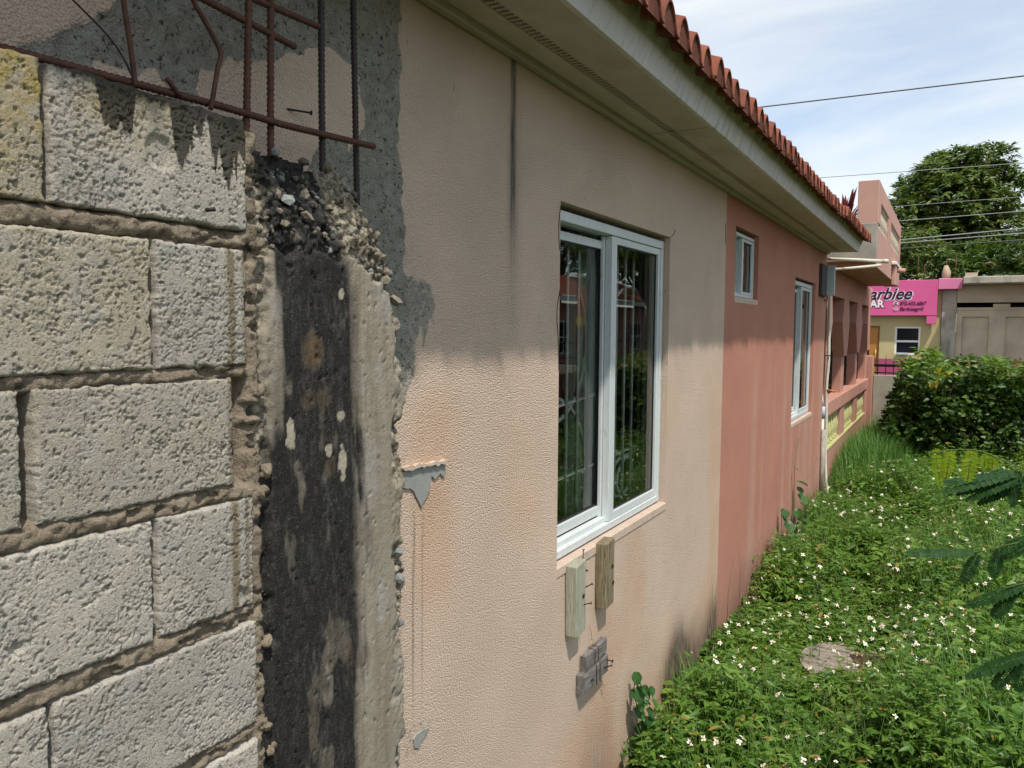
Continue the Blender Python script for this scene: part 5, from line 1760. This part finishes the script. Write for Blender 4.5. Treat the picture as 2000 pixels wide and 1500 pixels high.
boxes('frame', [(-.245, -.19, BY + .02, BY + .08, 1.10, 1.955), (.40, .455, BY + .02, BY + .08, 1.10, 1.955), (-.189, .399, BY + .02, BY + .08, 1.90, 1.955), (-.189, .399, BY + .018, BY + .082, 1.475, 1.535), (-.189, .399, BY + .02, BY + .08, 1.10, 1.15)], M['white_paint'], fr)
for a, b in ((1.15, 1.475), (1.535, 1.90)):
    box('pane', -.189, .399, BY + .05, BY + .056, a, b, simple('dark_pane', (.012, .014, .02), .12, .5), fr)
tb = box('things_on_sill', -.17, .14, BY - .10, BY + .01, 1.10, 1.16, M['box_grey'], fr)
tb.name = 'sill_ledge'
dr = bpy.data.objects.new('door', None); COL.objects.link(dr); dr.parent = bar
box('leaf', -1.62, -.70, BY + .03, BY + .08, -.1, 1.94, M['door_wood'], dr)
box('glass_slit', -1.30, -.95, BY + .02, BY + .029, .9, 1.72, M['dark'], dr)
boxes('frame', [(-.70, -.672, BY - .015, BY + .08, -.1, 1.965), (-1.62, -.70, BY - .015, BY + .08, 1.94, 1.965)], simple('door_frame', (.16, .05, .025), .6), dr)
tubes('handle', [([(-.76, BY - .02, .72), (-.76, BY - .02, 1.25)], .016)], simple('brass', (.5, .33, .1), .4, .5, .6), dr, 6)
box('fascia', -7, .865, BY - .30, BY - .10, 2.282, 3.34, M['bar_pink'], bar, .01)
box('fascia_tail', .60, .862, BY - .29, BY - .10, 2.03, 2.281, M['bar_pink'], bar, .01)
box('fascia_soffit', -7, .86, BY - .10, BY + .01, 2.60, 3.2, M['bar_cream'], bar)
def text(s, x, z, size, mat, y, parent, name='lettering', shear=0., bold=0., sx=1.0, align='LEFT'):
    c = bpy.data.curves.new(name, 'FONT')
    c.body = s
    c.size = size
    c.shear = shear
    c.offset = bold
    c.extrude = .004
    c.align_x = align
    o = bpy.data.objects.new(name, c)
    c.materials.append(mat)
    COL.objects.link(o)
    me = bpy.data.meshes.new_from_object(o)
    bpy.data.objects.remove(o)
    o = link(name, me, None, parent)
    o.location = (x, y, z)
    o.rotation_euler = (PI / 2, 0, 0)
    o.scale = (sx, 1, 1)
    return o
SY = BY - .306
text('Barbiee', .175, 2.765, .50, M['sign_white'], SY, bar, shear=.35, bold=.028, sx=.92, align='RIGHT')
text('Barbiee', .165, 2.775, .50, M['sign_dark'], SY - .008, bar, shear=.35, bold=.010, sx=.92, align='RIGHT')
text('BAR', -.545, 2.53, .30, M['sign_dark'], SY, bar, bold=.012, align='RIGHT')
text('BAR', -.565, 2.538, .30, M['sign_white'], SY - .008, bar, bold=.010, align='RIGHT')
text('876-432-6867', -.13, 2.592, .155, M['sign_dark'], SY - .004, bar, shear=.25, bold=.001, sx=.80)
text('Barbieegrill', -.13, 2.43, .155, M['sign_dark'], SY - .004, bar, shear=.25, bold=.001, sx=.90)
def icon(x, z, kind):
    bm = bmesh.new()
    add_box(bm, x - .062, x + .062, SY - .006, SY + .004, z - .062, z + .062, 0)
    es = [e for e in bm.edges if abs(e.verts[0].co.y - e.verts[1].co.y) > .005]
    bmesh.ops.bevel(bm, geom=es, offset=.028, segments=4, affect='EDGES')
    e = bm_obj('icon', bm, M['sign_white'], bar)
    if kind == 'phone':
        tubes('handset', [(curve_pts([(x + .02, SY - .012, z + .038), (x - .022, SY - .012, z + .022), (x - .024, SY - .012, z - .018), (x + .016, SY - .012, z - .040)], 5), .012), ([(x + .008, SY - .012, z + .036), (x + .034, SY - .012, z + .022)], .013), ([(x + .006, SY - .012, z - .036), (x + .034, SY - .012, z - .024)], .013)], M['sign_dark'], e, 6)
    else:
        ring = [(x + .026 * math.cos(a), SY - .010, z + .026 * math.sin(a)) for a in np.linspace(0, 2 * PI, 17)]
        tubes('lens_ring', [(ring, .006)], M['bar_pink'], e, 5)
        tubes('outline', [([(x - .045, SY - .010, z - .045), (x + .045, SY - .010, z - .045), (x + .045, SY - .010, z + .045), (x - .045, SY - .010, z + .045), (x - .045, SY - .010, z - .045)], .005)], M['bar_pink'], e, 4)
        tubes('dot', [([(x + .024, SY - .010, z + .026), (x + .030, SY - .010, z + .026)], .006)], M['bar_pink'], e, 5)
icon(-.235, 2.645, 'phone')
icon(-.235, 2.478, 'camera')
# grey building beside it
gb = thing('grey_building', 'stained grey flat roofed building with blank wall panels right of the pink bar', 'building')
box('roof_slab', 1.50, 6, BY - 1.0, BY + 6, 3.17, 3.37, M['stained'], gb, .02)
box('slab_corner', .872, 1.498, BY - .31, BY + .4, 3.05, 3.37, M['bar_pink_light'], gb, .015)
box('beam', 1.38, 6, BY - .12, BY + .15, 2.66, 3.168, M['old_wall'], gb, .01)
box('pier', .99, 1.375, BY - .06, BY + .4, -.1, 3.04, M['stained'], gb, .01)
box('dark_gap', 1.38, 6, BY + .5, BY + .6, 2.40, 2.70, M['dark'], gb)
wall_with_holes('wall', 1.38, 6, -.1, 2.44, BY, [(1.53, 2.22, .3, 2.25), (2.62, 3.4, .3, 2.25), (3.8, 4.6, .3, 2.25)], M['old_wall'], gb, .07)
for a, b in ((1.53, 2.22), (2.62, 3.4), (3.8, 4.6)):
    box('wall_panel', a, b, BY + .07, BY + .1, .3, 2.25, M['old_wall'], gb)
box('wall_cap', 1.38, 6, BY - .02, BY + .3, 2.441, 2.52, M['old_wall'], gb)
box('shelf_box', 2.3, 2.72, BY - .03, BY + .1, 2.521, 2.62, M['old_wall'], gb)
hb = thing('hollow_block', 'pale hollow concrete block lying on the flat roof edge', 'concrete block')
boxes('block', [(1.55, 1.86, BY - .6, BY - .56, 3.372, 3.50), (1.55, 1.86, BY - .44, BY - .40, 3.372, 3.50), (1.55, 1.585, BY - .559, BY - .441, 3.372, 3.50), (1.69, 1.725, BY - .559, BY - .441, 3.372, 3.50), (1.825, 1.86, BY - .559, BY - .441, 3.372, 3.50)], M['old_wall'], hb)
for x, h in ((.28, .75), (.46, .5), (1.05, .65), (1.30, .8)):
    r_ = tubes('starter_rod', [([(x, BY + .5, 3.2), (x + .02, BY + .5, 3.36 + h)], .012)], M['rust'], bar if x < .9 else gb, 5)
sx_ = tubes('cement_bag', [([(1.06, BY + .5, 3.36), (1.07, BY + .5, 3.6), (1.05, BY + .5, 3.8)], [.12, .12, .05])], simple('bag', (.42, .33, .22), .9), None, 8)
tag(sx_, 'small tan bundle standing on the pink roof corner', 'bag')

# ------------------------------------------------------------------ trees
def tree(name, label, base, trunk_h, trunk_r, clumps, leaf_len, per, mat, group=None, seed=1, asp=.30, droop=.5, rosette=8):
    t = thing(name, label, 'tree', group, loc=base)
    r = np.random.default_rng(seed)
    cl = np.array(clumps, float)
    L = [([(0, 0, -.2), (.05 * trunk_h * .2, 0, trunk_h * .5), (0, .1, trunk_h)], [trunk_r * 1.25, trunk_r, trunk_r * .8])]
    tubes('trunk', L, M['bark'], t, 10)
    for c in cl[: min(9, len(cl))]:
        tubes('limb', [([(0, .1, trunk_h * .92), (c[0] * .45, c[1] * .45, trunk_h + (c[2] - trunk_h) * .55), (c[0] * .95, c[1] * .95, c[2])], [trunk_r * .5, trunk_r * .3, trunk_r * .1])], M['bark'], t, 6)
    PP, DD, NN, LL, TT = [], [], [], [], []
    for c in cl:
        n = int(per * (c[3] ** 2))
        d = r.normal(size=(n, 3))
        d /= np.linalg.norm(d, axis=1, keepdims=True)
        d[:, 2] = np.where(d[:, 2] < -.35, -d[:, 2], d[:, 2])
        rad = c[3] * (1 - .32 * r.random(n) ** 1.6) * (1 + .22 * (fbm(d[:, 0] * 2.3 + c[0], d[:, 1] * 2.3 + d[:, 2] * 2, 3, seed) - .5) * 2)
        p = c[:3] + d * rad[:, None] * np.array([1, 1, .85])
        tb = np.clip(.35 + r.normal(0, .22, n), 0, 1)
        for k in range(rosette):
            a = r.uniform(0, 2 * PI, n)
            dd = np.stack([np.cos(a), np.sin(a), r.uniform(-droop - .4, .35, n)], 1) + d * .55
            PP.append(p + r.normal(0, leaf_len * .15, (n, 3)))
            DD.append(dd)
            NN.append(d + np.array([0, 0, .8]) + r.normal(0, .3, (n, 3)))
            LL.append(leaf_len * r.uniform(.7, 1.25, n))
            TT.append(np.clip(tb + r.normal(0, .1, n), 0, 1))
    LL = np.concatenate(LL)
    leaf_obj('crown', [leaf_cloud(np.concatenate(PP), np.concatenate(DD), np.concatenate(NN), LL, LL * asp, np.concatenate(TT), .15, .2)], mat, t)
    return t
def crown(cx, cy, cz, rx, ry, rz, n, r0, r1, seed):
    r = random.Random(seed)
    out = []
    for i in range(n):
        z = 1 - 2 * (i + .5) / n
        a = i * 2.399963
        s = math.sqrt(max(0, 1 - z * z))
        k = r.uniform(.66, 1.0)
        out.append((cx + rx * s * math.cos(a) * k, cy + ry * s * math.sin(a) * k, cz + rz * z * k, r.uniform(r0, r1)))
    out.append((cx, cy, cz, min(rx, rz) * .8))
    return out
tree('mango_tree', 'big rounded mango tree towering over the grey building', (1.08, 43, -.1), 3.2, .35,
     crown(.1, 0, 7.35, 2.4, 2.3, 3.05, 40, .72, 1.15, 3) + [(-2.1, .5, 5.6, .9), (-2.3, .5, 4.5, 1.0), (2.3, 0, 5.6, .95), (2.2, .3, 4.6, 1.0)], .30, 105, M['mango'], seed=4)
tree('shade_tree', 'lower bushy tree behind the pink bar roof', (-.9, 37, -.1), 2.2, .22, crown(.2, 0, 4.3, 1.9, 1.6, 1.6, 16, .65, .95, 8), .26, 62, M['mango'], 'trees behind the bar', 5)
tree('shade_tree', 'dark low tree filling the gap under the mango crown', (2.4, 38, -.1), 2.0, .22, crown(.2, 0, 4.0, 2.6, 1.6, 1.5, 18, .7, 1.0, 9), .26, 58, M['hedge'], 'trees behind the bar', 6)
tree('shade_tree', 'pale green tree at the right edge behind the grey building', (5.2, 36, -.1), 2.0, .22, crown(0, 0, 4.5, 2.2, 1.6, 2.0, 16, .7, 1.0, 10), .26, 50, M['mango'], 'trees behind the bar', 7)

# ------------------------------------------------------------------ overhead cables
def cable(label, a, b, sag, r, mat, group='cables over the street'):
    A, B = np.array(a, float), np.array(b, float)
    d = B - A
    A, B = A - d * 3.2, B + d * 2.2
    pts = []
    for t in np.linspace(0, 1, 26):
        p = A + (B - A) * t
        t0, t1 = 3.2 / 6.4, 4.2 / 6.4
        p[2] -= sag * ((t - t0) * (t1 - t)) * 40
        pts.append(tuple(p))
    o = tubes('overhead_cable', [(pts, r)], mat, None, 5)
    tag(o, label, 'cable', group)
cable('thick highest cable crossing the open sky above the roof', (-3.06, 20, 7.18), (2.36, 20, 7.15), .0, .016, M['cable'])
cable('thin pale cable crossing just above the mango crown middle', (-1.55, 20, 5.39), (2.44, 20, 5.36), .0, .008, M['cable_pale'])
cable('upper of the pale twin cables in front of the mango tree', (.23, 20, 3.87), (2.50, 20, 4.0), .0, .013, M['cable_pale'])
cable('lower of the pale twin cables in front of the mango tree', (.23, 20, 3.80), (2.51, 20, 3.90), .0, .012, M['cable_pale'])
cable('dark cable just below the pale twin cables', (.24, 20, 3.68), (2.51, 20, 3.76), .0, .010, M['cable'])
cable('thin grey cable across the lower half of the mango crown', (.11, 20, 4.29), (2.49, 20, 4.36), .0, .009, M['cable_pale'])
cable('faint cable across the middle of the mango crown', (.10, 20, 4.62), (2.47, 20, 4.66), .0, .006, M['cable_pale'])

# ------------------------------------------------------------------ the plot next door, seen mirrored in the window glass
nf = thing('neighbour_fence', 'brick fence with black railings along the other side of the yard', 'fence')
box('brick_base', 5.2, 5.4, 2, 26, -.3, .95, M['brick'], nf)
tubes('rail', [([(5.3, 2, 1.55), (5.3, 26, 1.55)], .025)], M['iron'], nf, 6)
for i in range(60):
    y = 4 + i * .36
    tubes('railing_bar', [([(5.3, y, .95), (5.3, y, 1.56)], .012)], M['iron'], nf, 5)
nh = thing('neighbour_house', 'pink house with red roof and white fascia next door', 'house')
box('wall', 11.0, 18, 14, 40, -.1, 2.75, M['paint_pink'], nh)
box('fascia', 10.4, 10.5, 13.6, 40.4, 2.80, 2.98, M['white_paint'], nh)
bm = bmesh.new()
vs = [bm.verts.new(p) for p in ((10.35, 13.5, 2.99), (10.35, 40.5, 2.99), (14.5, 40.5, 4.3), (14.5, 13.5, 4.3))]
bm.faces.new(vs)
bm_obj('roof', bm, M['tile'], nh)
for y in (22, 25.4, 29, 33):
    w_ = box('window', 10.96, 10.995, y, y + 1.5, .9, 2.1, M['dark'], nh)
    for k in range(4): box('glazing_bar', 10.94, 10.958, y + k * .48, y + k * .48 + .05, .9, 2.1, M['white_paint'], w_)
    for k in range(3): box('glazing_bar', 10.941, 10.957, y, y + 1.5, .9 + k * .58, .95 + k * .58, M['white_paint'], w_)
sg = thing('warning_sign', 'orange and yellow sign on a post in the next yard', 'sign')
box('board', 6.85, 6.88, 18.5, 19.4, 2.15, 2.80, M['orange_sign'], sg)
box('strip', 6.845, 6.875, 18.4, 19.5, 1.90, 2.13, M['yellow_sign'], sg)
tubes('post', [([(6.91, 18.95, -.1), (6.91, 18.95, 2.75)], .04)], M['bark'], sg, 8)
for i, (x, y, h, s) in enumerate(((16.5, 37, 12, 1), (21, 47, 13, 2), (9.0, 30, 8.5, 3), (19, 56, 14, 4), (15, 46, 13, 5))):
    tree('garden_tree', ['broad dark tree above the neighbouring roof', 'tall tree far behind the neighbouring house', 'leafy tree beside the street next door', 'distant tree past the neighbouring house', 'garden tree close behind the brick fence'][i], (x, y, -.1), h * .35, .22,
         crown(0, 0, h * .72, h * .42, h * .42, h * .32, 14, h * .14, h * .2, 20 + s), .6, 14, M['hedge'], 'trees in the next garden', 30 + s, rosette=6)
